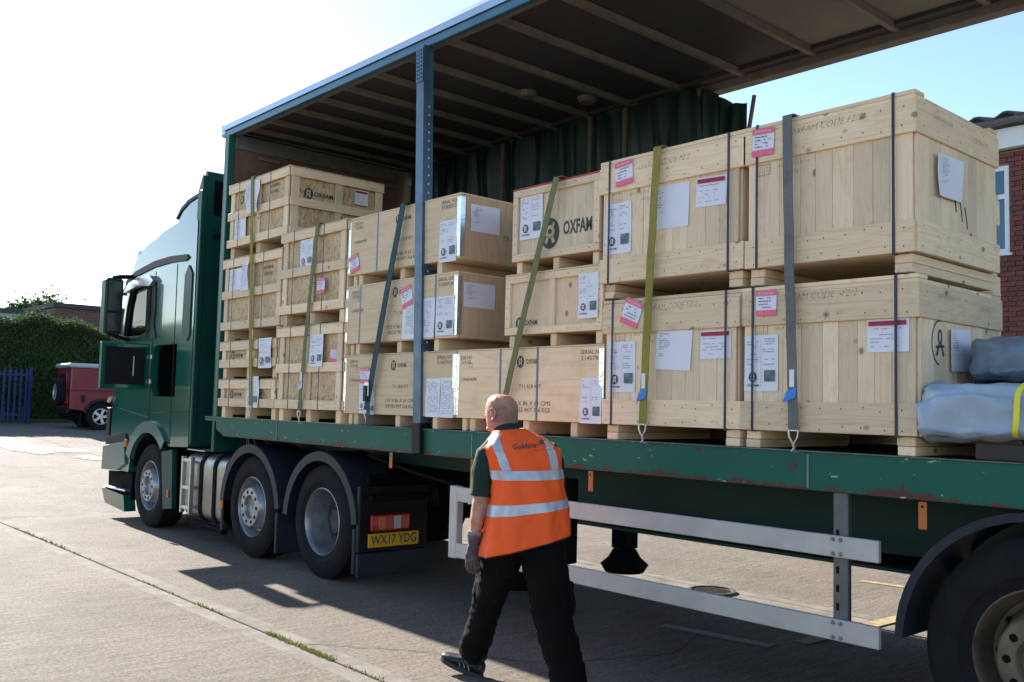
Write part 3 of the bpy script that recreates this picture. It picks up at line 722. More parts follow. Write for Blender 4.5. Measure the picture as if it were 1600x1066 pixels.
bm.faces.new(va); bm.faces.new(vb[::-1])
for k in range(len(out)): bm.faces.new((va[k], vb[k], vb[(k+1) % len(out)], va[(k+1) % len(out)]))
bmesh.ops.recalc_face_normals(bm, faces=bm.faces)
bm.edges.ensure_lookup_table()
def sel(fn): return [e for e in bm.edges if abs(e.verts[0].co.y-e.verts[1].co.y) < 1e-4 and fn((e.verts[0].co+e.verts[1].co)/2)]
bmesh.ops.bevel(bm, geom=sel(lambda c: (c.z > 3.1 and c.x < OX-10.39) or (c.x < OX-12.5 and c.z > .7)), offset=.17, segments=6, affect='EDGES', clamp_overlap=False)
bmesh.ops.triangulate(bm, faces=[f for f in bm.faces if len(f.verts) > 4])
me = bpy.data.meshes.new('cab_solid'); bm.to_mesh(me); bm.free()
tmp = bpy.data.objects.new('tmp', me); COL.objects.link(tmp)
cut = []
def cutter(mb):
    o = mb.build('cut', CABG); cut.append(o); md = tmp.modifiers.new('b', 'BOOLEAN'); md.operation = 'DIFFERENCE'; md.object = o; md.solver = 'EXACT'
# cabin cavity
cutter(MB().prism([(-12.86+OX, 1.55), (-12.70+OX, 2.45), (-12.50+OX, 3.15), (-10.45+OX, 3.2), (-10.45+OX, 1.55)], 'y', 4.44+OY, 6.76+OY))
win = [(-12.54, 2.33), (-12.46, 2.73), (-12.35, 2.97), (-12.28, 3.01), (-12.0, 3.02), (-11.62, 3.0), (-11.59, 2.95), (-11.59, 2.62), (-11.66, 2.44), (-11.78, 2.36), (-12.0, 2.33)]
cutter(MB().prism([(x+OX, z) for x, z in win], 'y', 4.2+OY, 7.0+OY))
cutter(MB().box(-13.3+OX, -12.60+OX, 4.455+OY, 6.745+OY, 2.10, 3.08))
# locker opening
cutter(MB().prism([(-11.52+OX, 1.68), (-11.52+OX, 2.12), (-11.42+OX, 2.2), (-10.8+OX, 2.2), (-10.8+OX, 1.58), (-11.45+OX, 1.58)], 'y', 4.2+OY, 4.9+OY))
dg = bpy.context.evaluated_depsgraph_get()
body = bpy.data.meshes.new_from_object(tmp.evaluated_get(dg))
for o in cut+[tmp]: bpy.data.objects.remove(o)
body.materials.clear(); body.materials.append(CABG)
bm = bmesh.new(); bm.from_mesh(body)
for e in bm.edges: e.smooth = not (len(e.link_faces) == 2 and e.calc_face_angle(0) > .5)
for f in bm.faces: f.smooth = True
bm.to_mesh(body); bm.free()
place(body, 'cab_body', cab)
def lb(name, x0, x1, y0, y1, z0, z1, mat, ch=.008, par=cab, **k): return cbox(name, x0+OX, x1+OX, y0+OY, y1+OY, z0, z1, mat, par, ch, **k)
def mbl(): return MB()
# glass
wp = [(x+OX, z) for x, z in win]
MB().prism(wp, 'y', 4.40+OY, 4.405+OY).build('side_window', GLASS, cab); MB().prism(wp, 'y', 6.795+OY, 6.80+OY).build('side_window', GLASS, cab)
mb = MB(); mb.face([(-12.86+OX, 4.46+OY, 2.1), (-12.86+OX, 6.74+OY, 2.1), (-12.63+OX, 6.74+OY, 3.08), (-12.63+OX, 4.46+OY, 3.08)]); mb.build('windscreen', GLASS, cab)
# seats + inner trim
for yy in (4.95, 6.25):
    s = MB().prism([(-11.95+OX, 1.9), (-11.5+OX, 1.9), (-11.35+OX, 2.75), (-11.5+OX, 2.78), (-11.62+OX, 2.1), (-11.95+OX, 2.05)], 'y', yy-.25+OY, yy+.25+OY); s.build('seat', BLK, cab)
wf = MB()
for (a, b), (c, d) in zip(win, win[1:]+win[:1]):
    wf.tube([(a+OX, 4.368+OY, b), (c+OX, 4.368+OY, d)], .017, 6)
wf.build('window_seal', BLK, cab)
# door shut lines
for nm, pts in (('door_seam', [(-11.56, 3.12), (-11.56, 1.05)]), ('door_seam', [(-12.62, 1.42), (-11.56, 1.32)]), ('panel_seam', [(-10.9, 3.15), (-10.88, 1.02)]), ('panel_seam', [(-11.54, 1.38), (-10.38, 1.42)])):
    s = MB()
    for (a, b), (c, d) in zip(pts, pts[1:]): s.tube([(a+OX, 4.369+OY, b), (c+OX, 4.369+OY, d)], .005, 4)
    s.build(nm, BLK, cab)
# black moulding under the high roof
mo = MB(); pr = [(-12.56, 3.03), (-12.22, 3.11), (-11.61, 3.17), (-11.1, 3.18), (-10.65, 3.16), (-10.55, 3.19), (-10.62, 3.235), (-11.1, 3.26), (-11.61, 3.25), (-12.22, 3.18), (-12.56, 3.08)]
mo.prism([(x+OX, z) for x, z in pr], 'y', 4.352+OY, 4.40+OY).build('side_moulding', BLK, cab)
MB().prism([(x+OX, z) for x, z in [(-10.66, 2.30), (-10.50, 2.22), (-10.44, 2.3), (-10.44, 3.0), (-10.54, 3.1), (-10.64, 3.0)]], 'y', 4.355+OY, 4.40+OY).build('side_vent', CABD, cab)
# black visor + chrome wind deflector over the window
MB().prism([(x+OX, z) for x, z in [(-12.5, 2.92), (-12.34, 3.03), (-12.0, 3.09), (-11.62, 3.07), (-11.5, 3.0), (-11.6, 2.94), (-12.0, 2.97), (-12.3, 2.94)]], 'y', 4.31+OY, 4.368+OY).build('wind_deflector', ALU, cab)
MB().prism([(x+OX, z) for x, z in [(-11.63, 3.04), (-11.53, 2.98), (-11.50, 2.7), (-11.53, 2.45), (-11.44, 2.30), (-11.62, 2.28)]], 'y', 4.356+OY, 4.371+OY).build('door_pillar_trim', BLK, cab)
# sun visor front + roof marker light
MB().prism([(-13.1+OX, 2.98), (-12.86+OX, 3.16), (-12.62+OX, 3.20), (-12.66+OX, 3.12), (-12.9+OX, 3.04), (-13.08+OX, 2.94)], 'y', 4.5+OY, 6.7+OY).build('sun_visor', BLK, cab)
lb('marker_light', -12.60, -12.52, 4.50, 4.60, 3.36, 3.50, WLENS)
# roof collar and rear wing: raked fairing behind the cab roof
MB().prism([(x+OX, z) for x, z in [(-11.12, 3.70), (-11.02, 3.80), (-10.82, 3.87), (-10.60, 3.90), (-10.36, 3.92), (-10.36, 3.5), (-11.1, 3.5)]], 'y', 4.44+OY, 6.76+OY).build('roof_collar', CABG, cab)
MB().prism([(x+OX, z) for x, z in [(-11.17, 3.74), (-11.03, 3.85), (-10.83, 3.92), (-10.58, 3.95), (-10.36, 3.96), (-10.36, 3.925), (-10.6, 3.905), (-10.82, 3.875), (-11.02, 3.805), (-11.14, 3.72)]], 'y', 4.425+OY, 6.775+OY).build('roof_lip', BLK, cab)
bmf = bmesh.new(); pr_ = [(-10.45, 3.5), (-10.44, 3.9), (-10.40, 4.12), (-10.36, 4.19), (-10.31, 4.17), (-10.31, 3.5)]
va = [bmf.verts.new((x+OX, 4.385+OY, z)) for x, z in pr_]; vb = [bmf.verts.new((x+OX, 6.815+OY, z)) for x, z in pr_]
bmf.faces.new(va); bmf.faces.new(vb[::-1])
for k in range(6): bmf.faces.new((va[k], vb[k], vb[(k+1) % 6], va[(k+1) % 6]))
bmesh.ops.recalc_face_normals(bmf, faces=bmf.faces)
bmesh.ops.bevel(bmf, geom=[e for e in bmf.edges if abs(e.verts[0].co.y-e.verts[1].co.y) < 1e-4 and e.verts[0].co.z > 4.0 and e.verts[1].co.z > 4.0], offset=.05, segments=4, affect='EDGES', clamp_overlap=True)
me = bpy.data.meshes.new('roof_deflector'); bmf.to_mesh(me); bmf.free(); me.materials.append(CABD); place(me, 'roof_deflector', cab)
# rear wall with ribs, side air deflector
lb('rear_wall', -10.355, -10.312, 4.445, 6.775, 1.03, 3.90, CABD)
lb('side_deflector', -10.352, -10.30, 4.372, 4.44, 1.05, 3.95, CABD)
lb('side_deflector', -10.352, -10.30, 6.78, 6.83, 1.05, 3.95, CABD)
for k in range(5): lb('rear_rib', -10.308, -10.285, 4.7+k*.42, 4.74+k*.42, 1.3, 3.6, CABD)
lb('rear_grab_rail', -10.30, -10.27, 4.5, 6.7, 3.42, 3.46, BLK)
MB().box(-10.309+OX, -10.298+OX, 4.52+OY, 6.68+OY, 3.68, 4.08).build('deflector_recess', BLK2, cab)
# locker interior + its open door, hinged at the front edge
dr = lb('locker_door', -11.615, -11.565, 3.76, 4.345, 1.66, 2.22, CABG, .02)
cbox('door_liner', .026, .034, -.235, .235, -.225, .225, BLK, dr, .004)
cbox('pull_bar', .035, .045, .09, .105, -.12, .12, GUARD, dr, .002)
for zz in (1.76, 2.06): lb('hinge', -11.57, -11.50, 4.335, 4.37, zz-.03, zz+.03, ALU)
# mirrors
MG = plain('mirror_glass', (.02, .03, .035), .15, 0, .5, 9)
mi_ = MB()
mi_.box(-12.30+OX, -12.16+OX, 3.99+OY, 4.19+OY, 2.66, 3.06)
mr_ = cbox('mirror', -12.42+OX, -12.22+OX, 4.00+OY, 4.225+OY, 2.35, 3.07, CABD, cab, .03)
cbox('mirror_rim', .101, .106, -.098, .098, -.335, .335, BLK, mr_, .002)
cbox('mirror_glass', .107, .110, -.085, .085, -.06, .32, MG, mr_, 0); cbox('mirror_glass', .107, .110, -.085, .085, -.32, -.09, MG, mr_, 0)
MB().tube([(-12.35+OX, 4.38+OY, 3.12), (-12.32+OX, 4.2+OY, 3.10), (-12.25+OX, 4.1+OY, 3.07)], .03, 8).tube([(-12.4+OX, 4.38+OY, 2.3), (-12.3+OX, 4.2+OY, 2.33), (-12.26+OX, 4.07+OY, 2.36)], .03, 8).build('mirror_arm', BLK, cab, smooth=.6)
# front: grille, bumper, step, lights
for k in range(5): lb('grille_bar', -13.07, -13.0, 4.75, 6.45, 1.05+k*.13, 1.12+k*.13, BLK)
lb('bumper', -13.08, -12.62, 4.40, 6.80, .66, .90, FAIR, .05)
MB().prism([(x+OX, z) for x, z in [(-13.06, .90), (-12.3, 1.0), (-12.22, .72), (-12.5, .62), (-13.08, .60)]], 'y', 4.345+OY, 4.47+OY).build('bumper_corner', FAIR, cab)
MB().prism([(x+OX, z) for x, z in [(-12.98, 1.02), (-12.28, 1.10), (-12.20, 1.02), (-12.98, .93)]], 'y', 4.35+OY, 4.42+OY).build('bumper_lip', BLK, cab)
MB().prism([(x+OX, z) for x, z in [(-13.06, .58), (-12.2, .60), (-12.2, .26), (-13.04, .26)]], 'y', 4.44+OY, 6.76+OY).build('step_well', BLK2, cab)
MB().prism([(x+OX, z) for x, z in [(-13.06, .36), (-12.24, .32), (-12.18, .12), (-12.9, .17)]], 'y', 4.355+OY, 4.5+OY).build('lower_skirt', CABG, cab)
lb('step_plate', -13.03, -12.25, 4.37, 4.62, .36, .385, ALU)
lb('headlight', -13.10, -12.98, 4.50, 4.95, .92, 1.06, WLENS, .02); lb('headlight', -13.10, -12.98, 6.25, 6.70, .92, 1.06, WLENS, .02)
lb('indicator', -12.27, -12.19, 4.335, 4.37, .93, 1.03, ORNG, .015)
MB().tube([(-12.94+OX, 4.352+OY, 1.55), (-12.94+OX, 4.345+OY, 1.5), (-12.85+OX, 4.35+OY, 1.56)], .02, 6).build('grab_handle', ALU, cab)
lb('corner_duct', -13.03, -12.90, 4.36, 4.5, 1.05, 1.42, BLK)
# wheel arch lips
def arch_band(name, cx, cz, r0, r1, a0, a1, y0, y1, mat, par=cab, n=16):
    mb = MB()
    for k in range(n):
        a, b = a0+(a1-a0)*k/n, a0+(a1-a0)*(k+1)/n
        p = [(cx+r*cos(t)+OX, cz+r*sin(t)) for t, r in ((a, r0), (b, r0), (b, r1), (a, r1))]
        for (q0, q1) in ((y0, None), (y1, None)): mb.face([(u, q0+OY, v) for u, v in p])
        mb.face([(p[3][0], y0+OY, p[3][1]), (p[2][0], y0+OY, p[2][1]), (p[2][0], y1+OY, p[2][1]), (p[3][0], y1+OY, p[3][1])])
        mb.face([(p[0][0], y0+OY, p[0][1]), (p[1][0], y0+OY, p[1][1]), (p[1][0], y1+OY, p[1][1]), (p[0][0], y1+OY, p[0][1])])
    return mb.build(name, mat, par, smooth=.7)
arch_band('wheel_arch', -11.5, .52, .62, .76, .78, pi-.45, 4.335, 4.50, FAIR)
arch_band('arch_liner', -11.5, .52, .60, .64, .3, pi-.3, 4.39, 4.95, BLK2)
MB().prism([(x+OX, z) for x, z in [(-11.10, .93), (-10.78, .97), (-10.72, .30), (-10.98, .27)]], 'y', 4.365+OY, 4.42+OY).build('rear_splash_panel', CABD, cab)
lb('side_reflector', -10.86, -10.81, 4.352, 4.366, .42, .50, ORNG)
lb('arch_back', -12.2, -10.3, 4.95, 5.0, .45, 1.2, BLK2)
for yy, o_ in ((4.54, -1), (6.66, 1)):
    wheel(cab, -11.5+OX, yy+OY, .5, 'convex', o_); wheel(cab, -8.80+OX, yy+OY, .5, 'convex', o_); wheel(cab, -7.44+OX, yy+OY, .5, 'dish', o_)
for xx in (-11.5, -8.8, -7.44): MB().tube([(xx+OX, 4.7+OY, .5), (xx+OX, 6.5+OY, .5)], .07).build('axle', BLK2, cab)
for yy in (5.18, 6.02): lb('chassis_rail', -12.6, -6.95, yy-.04, yy+.04, .78, 1.04, BLK2)
lb('engine_block', -12.3, -10.4, 5.25, 5.95, .45, 1.2, BLK2, .05)
lb('gearbox', -10.4, -9.2, 5.35, 5.85, .5, 1.0, BLK2, .05)
lb('catwalk_plate', -10.3, -9.3, 4.7, 6.5, 1.03, 1.06, BLK2)
MB().lathe([(0, 1.22), (.5, 1.22), (.5, 1.10), (.35, 1.04)], (-7.9+OX, 0, 0), 30, 'z').build('fifth_wheel', BLK2, cab)
# tank
tk = MB(); prt = []
for k in range(5): a = pi+pi/2*k/4; prt.append((4.52+.13*cos(a), .36+.13*sin(a)))
for k in range(5): a = 1.5*pi+pi/2*k/4; prt.append((5.0+.13*cos(a), .36+.13*sin(a)))
for k in range(5): a = pi/2*k/4; prt.append((5.0+.13*cos(a), .83+.13*sin(a)))
for k in range(5): a = pi/2+pi/2*k/4; prt.append((4.52+.13*cos(a), .83+.13*sin(a)))
tnk = MB().prism([(u+OY, v) for u, v in prt], 'x', -10.42+OX, -9.42+OX).build('fuel_tank', TANK, cab, smooth=.5)
for xx in (-10.0, -9.66):
    MB().prism([((u-4.76)*1.03+4.76+OY, (v-.595)*1.03+.595) for u, v in prt], 'x', xx-.035+OX, xx+.035+OX).build('tank_strap', BLK2, cab, smooth=.5)
ld = MB()
for xx in (-10.36, -10.14): ld.box(xx-.018+OX, xx+.018+OX, 4.315+OY, 4.36+OY, .30, .92)
ld.build('ladder_stile', ALU, cab)
for zz in (.36, .58, .88): lb('ladder_rung', -10.342, -10.158, 4.318, 4.36, zz-.018, zz+.018, ALU, .004)
lb('tank_top_plate', -10.44, -9.98, 4.40, 4.95, .985, 1.0, ALU, .003)
hs = MB()
for k in range(4):
    pts = [(-10.1+OX+t*.7+.04*k, 4.6+OY+.10*k+.1*sin(t*3+k), 1.04+(.32-.05*k)*sin(pi*t)) for t in np.linspace(0, 1, 12)]; hs.tube(pts, .008, 5)
hs.build('air_hose', plain('hose_grey', (.16, .16, .17), .4, 0, .2), cab, smooth=1.)
lb('side_reflector', -9.47, -9.42, 4.37, 4.388, .42, .64, ALENS)
MB().tube([(-10.4+OX, 4.45+OY, .2), (-9.5+OX, 4.45+OY, .17)], .035).build('tank_pipe', BLK2, cab)
# mudguards
for cx in (-8.80, -7.44):
    arch_band('mudguard', cx, .48, .60, .645, .10, pi-.05, 4.36, 4.80, MUD)
    arch_band('mudguard_lip', cx, .48, .56, .64, .10, pi-.05, 4.352, 4.362, MUD)
    lb('mudguard_skirt', cx+.56, cx+.60, 4.36, 4.80, .12, .50, MUD)
    arch_band('mudguard', cx, .48, .60, .645, .10, pi-.05, 6.40, 6.84, MUD)
lb('locker_liner', -11.66, -10.66, 4.62, 4.66, 1.50, 2.30, BLK2)
for xx in (-11.60, -10.78): lb('locker_liner', xx, xx+.04, 4.445, 4.619, 1.5, 2.3, BLK2)
for zz in (1.545, 2.215): lb('locker_liner', -11.55, -10.77, 4.40, 4.63, zz, zz+.02, BLK2)
lb('front_flap', -9.47, -9.42, 4.38, 4.8, .2, .6, MUD)
lb('mud_flap', -6.83, -6.79, 4.37, 5.06, .10, .30, MUD)
lb('mud_flap', -6.90, -6.865, 6.04, 6.80, .10, .60, BLK)
lb('rear_panel', -6.84, -6.79, 4.37, 5.08, .305, .86, BLK)
lb('rear_crossmember', -6.96, -6.87, 4.5, 6.7, .86, .95, BLK2)
MB().tube([(-6.76+OX, 4.45+OY, .76), (-6.75+OX, 5.1+OY, .76)], .03, 8).build('rear_bar', BLK, cab)
tl = lb('tail_light', -6.788, -6.75, 4.47, 4.87, .48, .62, RLENS, .015)
for (a, b, mt, nm) in ((-.13, -.06, ALENS, 'amber_lens'), (.03, .10, WLENS, 'clear_lens')): cbox(nm, .018, .023, a, b, -.055, .055, mt, tl, .003)
np_ = lb('number_plate', -6.788, -6.772, 4.46, 4.98, .345, .46, YPLATE, .003)
t_ = MB(); add_text(t_, 'WX17 YDG', 0, 0, .078, 0, 0, bold=.02, width=.47, yscale=1.); t_.build('registration', INK, np_, (.0095, 0, 0), (0, 0, pi/2))

# ------------------------------------------------------------------ trailer
TX0, TX1 = -9.87, 4.0; NY, FY = 4.36, 6.85
trl = empty('curtainside_trailer', (-3, 5.6, 0), label='long green open-sided trailer carrying the stacked crates', cat='trailer')
AX, AY = 3., -5.6
def tb(name, x0, x1, y0, y1, z0, z1, mat, ch=.005, par=trl, **k): return cbox(name, x0+AX, x1+AX, y0+AY, y1+AY, z0, z1, mat, par, ch, **k)
tb('deck', TX0+.05, TX1, NY+.04, FY-.04, 1.30, 1.366, DECK)
rv = MB().prism([(TX0+AX, 1.372), (TX1+AX, 1.372), (TX1+AX, 1.178), (-9.4+AX, 1.178), (-9.55+AX, 1.24), (TX0+AX, 1.31)], 'y', -.03, 0)
o = MB().prism([(TX0+2.9, .094), (TX1+2.9, .094), (TX1+2.9, -.096), (-9.4+2.9, -.096), (-9.58+2.9, -.03), (-9.6+2.9, .055), (TX0+2.9, .06)], 'y', -.03, .012).build('side_rave', RAVE, trl, (AX-2.9, 4.375+AY, 1.276))
MB().prism([(TX0+2.9, .094), (TX1+2.9, .094), (TX1+2.9, -.096), (TX0+2.9, -.096)], 'y', -.03, .012).build('side_rave', RAVE, trl, (AX-2.9, 6.83+AY, 1.276))
tb('rave_edge', TX0, TX1, 4.335, 4.39, 1.371, 1.378, plain('worn_steel', (.16, .17, .16), .45, .5, .4, 9))
for x in (-8.25, -5.3, -2.6, .4): tb('rave_joint', x, x+.012, 4.340, 4.3449, 1.19, 1.36, plain('weld_grey', (.15, .2, .17), .5, .2, .3))
for yy in (4.98, 6.2):
    MB().prism([(-9.6, 1.30), (TX1, 1.30), (TX1, .83), (-2.0, .84), (-4.5, .76), (-5.3, 1.0), (-9.6, 1.08)], 'y', -.03, .03).build('chassis_beam', CHAS, trl, (AX, yy+AY, 0))
    MB().box(-5.0+AX, TX1+AX, yy-.09+AY, yy+.09+AY, .74, .759).build('beam_flange', CHAS, trl)
for x in np.arange(-9.3, 3.9, .6): tb('cross_bearer', x, x+.05, 4.38, 6.82, 1.18, 1.30, BLK2, .003)
# guards
for z0, z1 in ((.862, .968), (.458, .562)):
    tb('side_guard_plank', -5.44, -2.215, 4.335, 4.365, z0, z1, GUARD, .004); tb('side_guard_plank', -5.64, -2.215, 6.80, 6.83, z0+.005, z1+.03, BLK2, .004)  # far planks near-black: shade on that side is put into their colour
for z_ in (.88, .95, .475, .545):
    for x_ in (-5.03, -2.45, -2.41): MB().lathe([(0, 4.327), (.009, 4.328), (.011, 4.3345)], (x_+AX, AY, z_), 8).build('bolt', BOW, trl)
tb('guard_end_post', -5.53, -5.44, 4.335, 4.40, .448, .972, GUARD, .006)
tb('guard_end_post', -5.53, -5.44, 6.80, 6.83, .448, .972, GUARD, .006)
GP = plain('guard_post_steel', (.13, .13, .14), .5, .5, .2)
for x in (-5.05, -2.47): tb('guard_post', x, x+.08, 4.37, 4.41, .50, 1.18, GP)
for x in (-5.05, -2.47): tb('guard_post', x, x+.08, 6.76, 6.795, .50, 1.18, GP)
sl_ = MB()
for k in range(5): sl_.box(-2.45+AX, -2.438+AX, 4.366+AY, 4.3699+AY, .60+.09*k, .635+.09*k)
sl_.build('post_slots', BLK2, trl)
for x in (-6.35, -4.14, -2.03): 
    rfl = tb('side_marker', x, x+.04, 4.352, 4.358, 1.045, 1.172, ORNG, .003); cbox('bolt', -.006, .006, -.006, -.003, .035, .047, BLK, rfl, .001)
tb('air_line', -5.75, -5.71, 4.7, 4.74, .80, 1.18, plain('yellow_hose', (.5, .4, .03), .5), .01)
MB().tube([(-6.9+AX, 4.5+AY, 1.12), (-6.2+AX, 4.48+AY, 1.02), (-5.7+AX, 4.55+AY, .95)], .012, 6).build('air_line', BLK2, trl)
for yy in (5.05, 6.3):
    lg = MB().box(-5.62+AX, -5.46+AX, yy-.08+AY, yy+.08+AY, .36, 1.25).build('landing_leg', BLK2, trl)
for yy in (5.05, 6.3):
    ft_ = MB(); ft_.lathe([(0, .35), (.10, .35), (.14, .28), (.21, .22), (.17, .155), (.05, .135), (0, .135)], (-5.54+AX, yy+AY, 0), 18, 'z'); ft_.build('landing_foot', BLK2, trl, smooth=.6)
tb('leg_brace', -5.57, -5.51, 5.15, 6.05, .62, .70, BLK2)
tb('battery_box', -4.62, -4.36, 4.38, 4.5, .55, 1.1, BLK2, .01)
# trailer axle wheels
for ax_, vis in ((-1.5, 1), (-.19, 1), (1.12, 1)):
    for yy, o_ in ((4.56, -1), (6.64, 1)): wheel(trl, ax_+AX, yy+AY, .53, 'convex', o_, s=1.06, rim=HUBR)
    MB().tube([(ax_+AX, 4.7+AY, .53), (ax_+AX, 6.5+AY, .53)], .07).build('axle', BLK2, trl)
    for y0_, y1_ in ((4.36, 4.80), (6.40, 6.82)):
        mb = MB(); n = 18; a0, a1 = (.0 if ax_ > 1 else .95), (pi-.02 if ax_ < -1 else pi-.95)
        for k in range(n):
            a, b = a0+(a1-a0)*k/n, a0+(a1-a0)*(k+1)/n
            for r0, r1 in ((.61, .65),):
                p = [(ax_+r*cos(t)+AX, .52+r*sin(t)) for t, r in ((a, r0), (b, r0), (b, r1), (a, r1))]
                mb.face([(u, y0_+AY, v) for u, v in p]); mb.face([(u, y1_+AY, v) for u, v in p])
                mb.face([(p[3][0], y0_+AY, p[3][1]), (p[2][0], y0_+AY, p[2][1]), (p[2][0], y1_+AY, p[2][1]), (p[3][0], y1_+AY, p[3][1])])
                mb.face([(p[0][0], y0_+AY, p[0][1]), (p[1][0], y0_+AY, p[1][1]), (p[1][0], y1_+AY, p[1][1]), (p[0][0], y1_+AY, p[0][1])])
        mb.build('mudguard', MUD, trl, smooth=.7)
# headboard
tb('headboard', -9.66, -9.60, 4.42, 6.80, 1.37, 4.30, HEADB)
tb('headboard_header', -9.65, -9.59, 4.42, 6.80, 4.301, 4.46, HTRIM)
for k in range(4): tb('headboard_bracket', -9.60, -9.57, 4.7+k*.55, 4.95+k*.55, 4.22, 4.26, HTRIM)
tb('corner_post', -9.66, -9.59, 4.34, 4.415, 1.38, 4.44, plain('post_green', (.012, .10, .075), .4, 0, .15))
tb('corner_post', -9.66, -9.50, 6.80, 6.86, 1.38, 4.44, plain('post_green', (.012, .10, .075), .4, 0, .15))
tb('front_panel', -9.73, -9.665, 4.36, 6.84, 1.0, 4.5, CABD)
# roof
rp = []
for a_ in range(7): t = pi/2+pi/2*a_/6; rp.append((4.40+.07*cos(t), 4.55+.07*sin(t)))
rp = [(4.60, 4.62)]+rp+[(4.33, 4.50)]
MB().prism([(u+AY, v) for u, v in rp+[(4.36, 4.50), (4.60, 4.58)]], 'x', -9.74+AX, TX1+AX).build('roof_rail_cap', ROOFM, trl, smooth=.6)
tb('roof_rail', -9.72, TX1, 4.345, 4.395, 4.43, 4.499, ROOFB)
tb('roof_rail_track', -9.6, TX1, 4.396, 4.46, 4.44, 4.49, BOW)
tb('roof_corner_casting', -9.80, -9.68, 4.335, 4.45, 4.44, 4.60, ROOFM, .02)
tb('far_roof_rail', -9.7, TX1, 6.74, 6.86, 4.40, 4.60, BOW)
tb('far_curtain_track', -9.6, TX1, 6.62, 6.735, 4.47, 4.53, UND)
bows = [-9.35, -8.92, -8.40, -7.92, -7.45, -6.95, -6.42, -5.88, -5.28, -4.65, -3.97, -3.28, -2.62, -1.95, -1.25, -.5, .3, 1.1, 1.9, 2.7, 3.5]
for x in bows:
    MB().prism([(x-.035+AX, 4.50), (x+.035+AX, 4.50), (x+.022+AX, 4.455), (x-.022+AX, 4.455)], 'y', 4.40+AY, 6.76+AY).build('roof_bow', BOW, trl)
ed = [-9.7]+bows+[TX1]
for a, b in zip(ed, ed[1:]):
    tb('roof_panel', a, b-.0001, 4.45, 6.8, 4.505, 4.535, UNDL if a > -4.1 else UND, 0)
for x, y in ((-6.40, 5.8), (-6.1, 6.3)):
    MB().lathe([(0, 4.45), (.07, 4.455), (.09, 4.475), (.1, 4.504)], (x+AX, y+AY, 0), 20, 'z').build('roof_vent', BOW, trl, smooth=.6)
# sliding pillar
ang = math.atan2(.11, 3.17)
pl = MB()
pl.box(-.048, .048, -.012, 0, -1.62, 1.62).box(.040, .048, 0, .085, -1.62, 1.62).box(-.048, -.040, 0, .085, -1.62, 1.62)
pil = pl.build('sliding_pillar', POSTM, trl, (-5.99+AX, 4.325+AY, 2.82), (0, -ang, 0))
hp = MB()
for k in range(34): hp.box(.0482, .0495, .04, .05, -1.2+k*.07, -1.188+k*.07)
hp.build('pillar_holes', PAPER, pil)
hp = MB()
for s_ in (-.024, .024):
    hp.mi = 0; hp.box(s_-.021, s_+.021, -.020, -.0125, 1.32, 1.60); hp.mi = 1
    for k in range(8): hp.box(s_-.007, s_+.007, -.0212, -.0205, 1.345+k*.032, 1.358+k*.032)
hp.build('pillar_slotted_plates', [POSTM, BLK2], pil)
cbox('pillar_foot', -.054, .054, -.02, .09, -1.64, -1.40, BLK, pil, .006)
# far curtain
cu = MB(); pts = []
N_ = 420
for i in range(N_+1):
    t = i/N_; x = -9.5+t*4.9
    dens = 6 if t < .82 else 34
    ph = x*11+2.2*sin(x*1.7)+(x+5.5)*20*max(0, t-.82)/.18
    amp = .03+.025*sin(x*2.1)**2+(.045 if t > .86 else 0)
    pts.append((x, amp*sin(ph)+.05*noise.noise(Vector((x*4.3, 2, 0)))+.03*noise.noise(Vector((x*14, 5, 0)))))
NZ = 14
for i, (x, dy) in enumerate(pts):
    t = i/N_
    for k in range(NZ+1):
        zt = 4.50 if t < .88 else 4.50-.26*sin((t-.88)/.12*pi/2)**2
        z = 1.4+(zt-1.4)*k/NZ; kk = .45+.55*(1-k/NZ)
        cu.v.append((x+.03*sin(z*3+x*5)*(1-k/NZ), 6.70+dy*kk+.05*noise.noise(Vector((x*5, z*1.7, 3)))+.025*noise.noise(Vector((x*13, z*3, 9))), z-(.03*noise.noise(Vector((x*9, 7, 1)))+.03 if k == NZ else 0)))
for i in range(N_):
    for k in range(NZ):
        a = i*(NZ+1)+k; cu.f.append((a, a+NZ+1, a+NZ+2, a+1)); cu.m.append(0)
cu.build('far_side_curtain', CURT, trl, (AX, AY, 0), smooth=3.)
for x in (-6.3, -5.85, -7.6): tb('curtain_post', x, x+.05, 6.52, 6.56, 1.38, 4.40, plain('post_brown', (.085, .075, .065), .55, .2, .2))
MB().tube([(-4.58+AX, 6.7+AY, 3.9), (-4.53+AX, 6.72+AY, 4.26)], .018, 8).build('curtain_pole', plain('pole_red_brown', (.16, .07, .06), .5), trl)

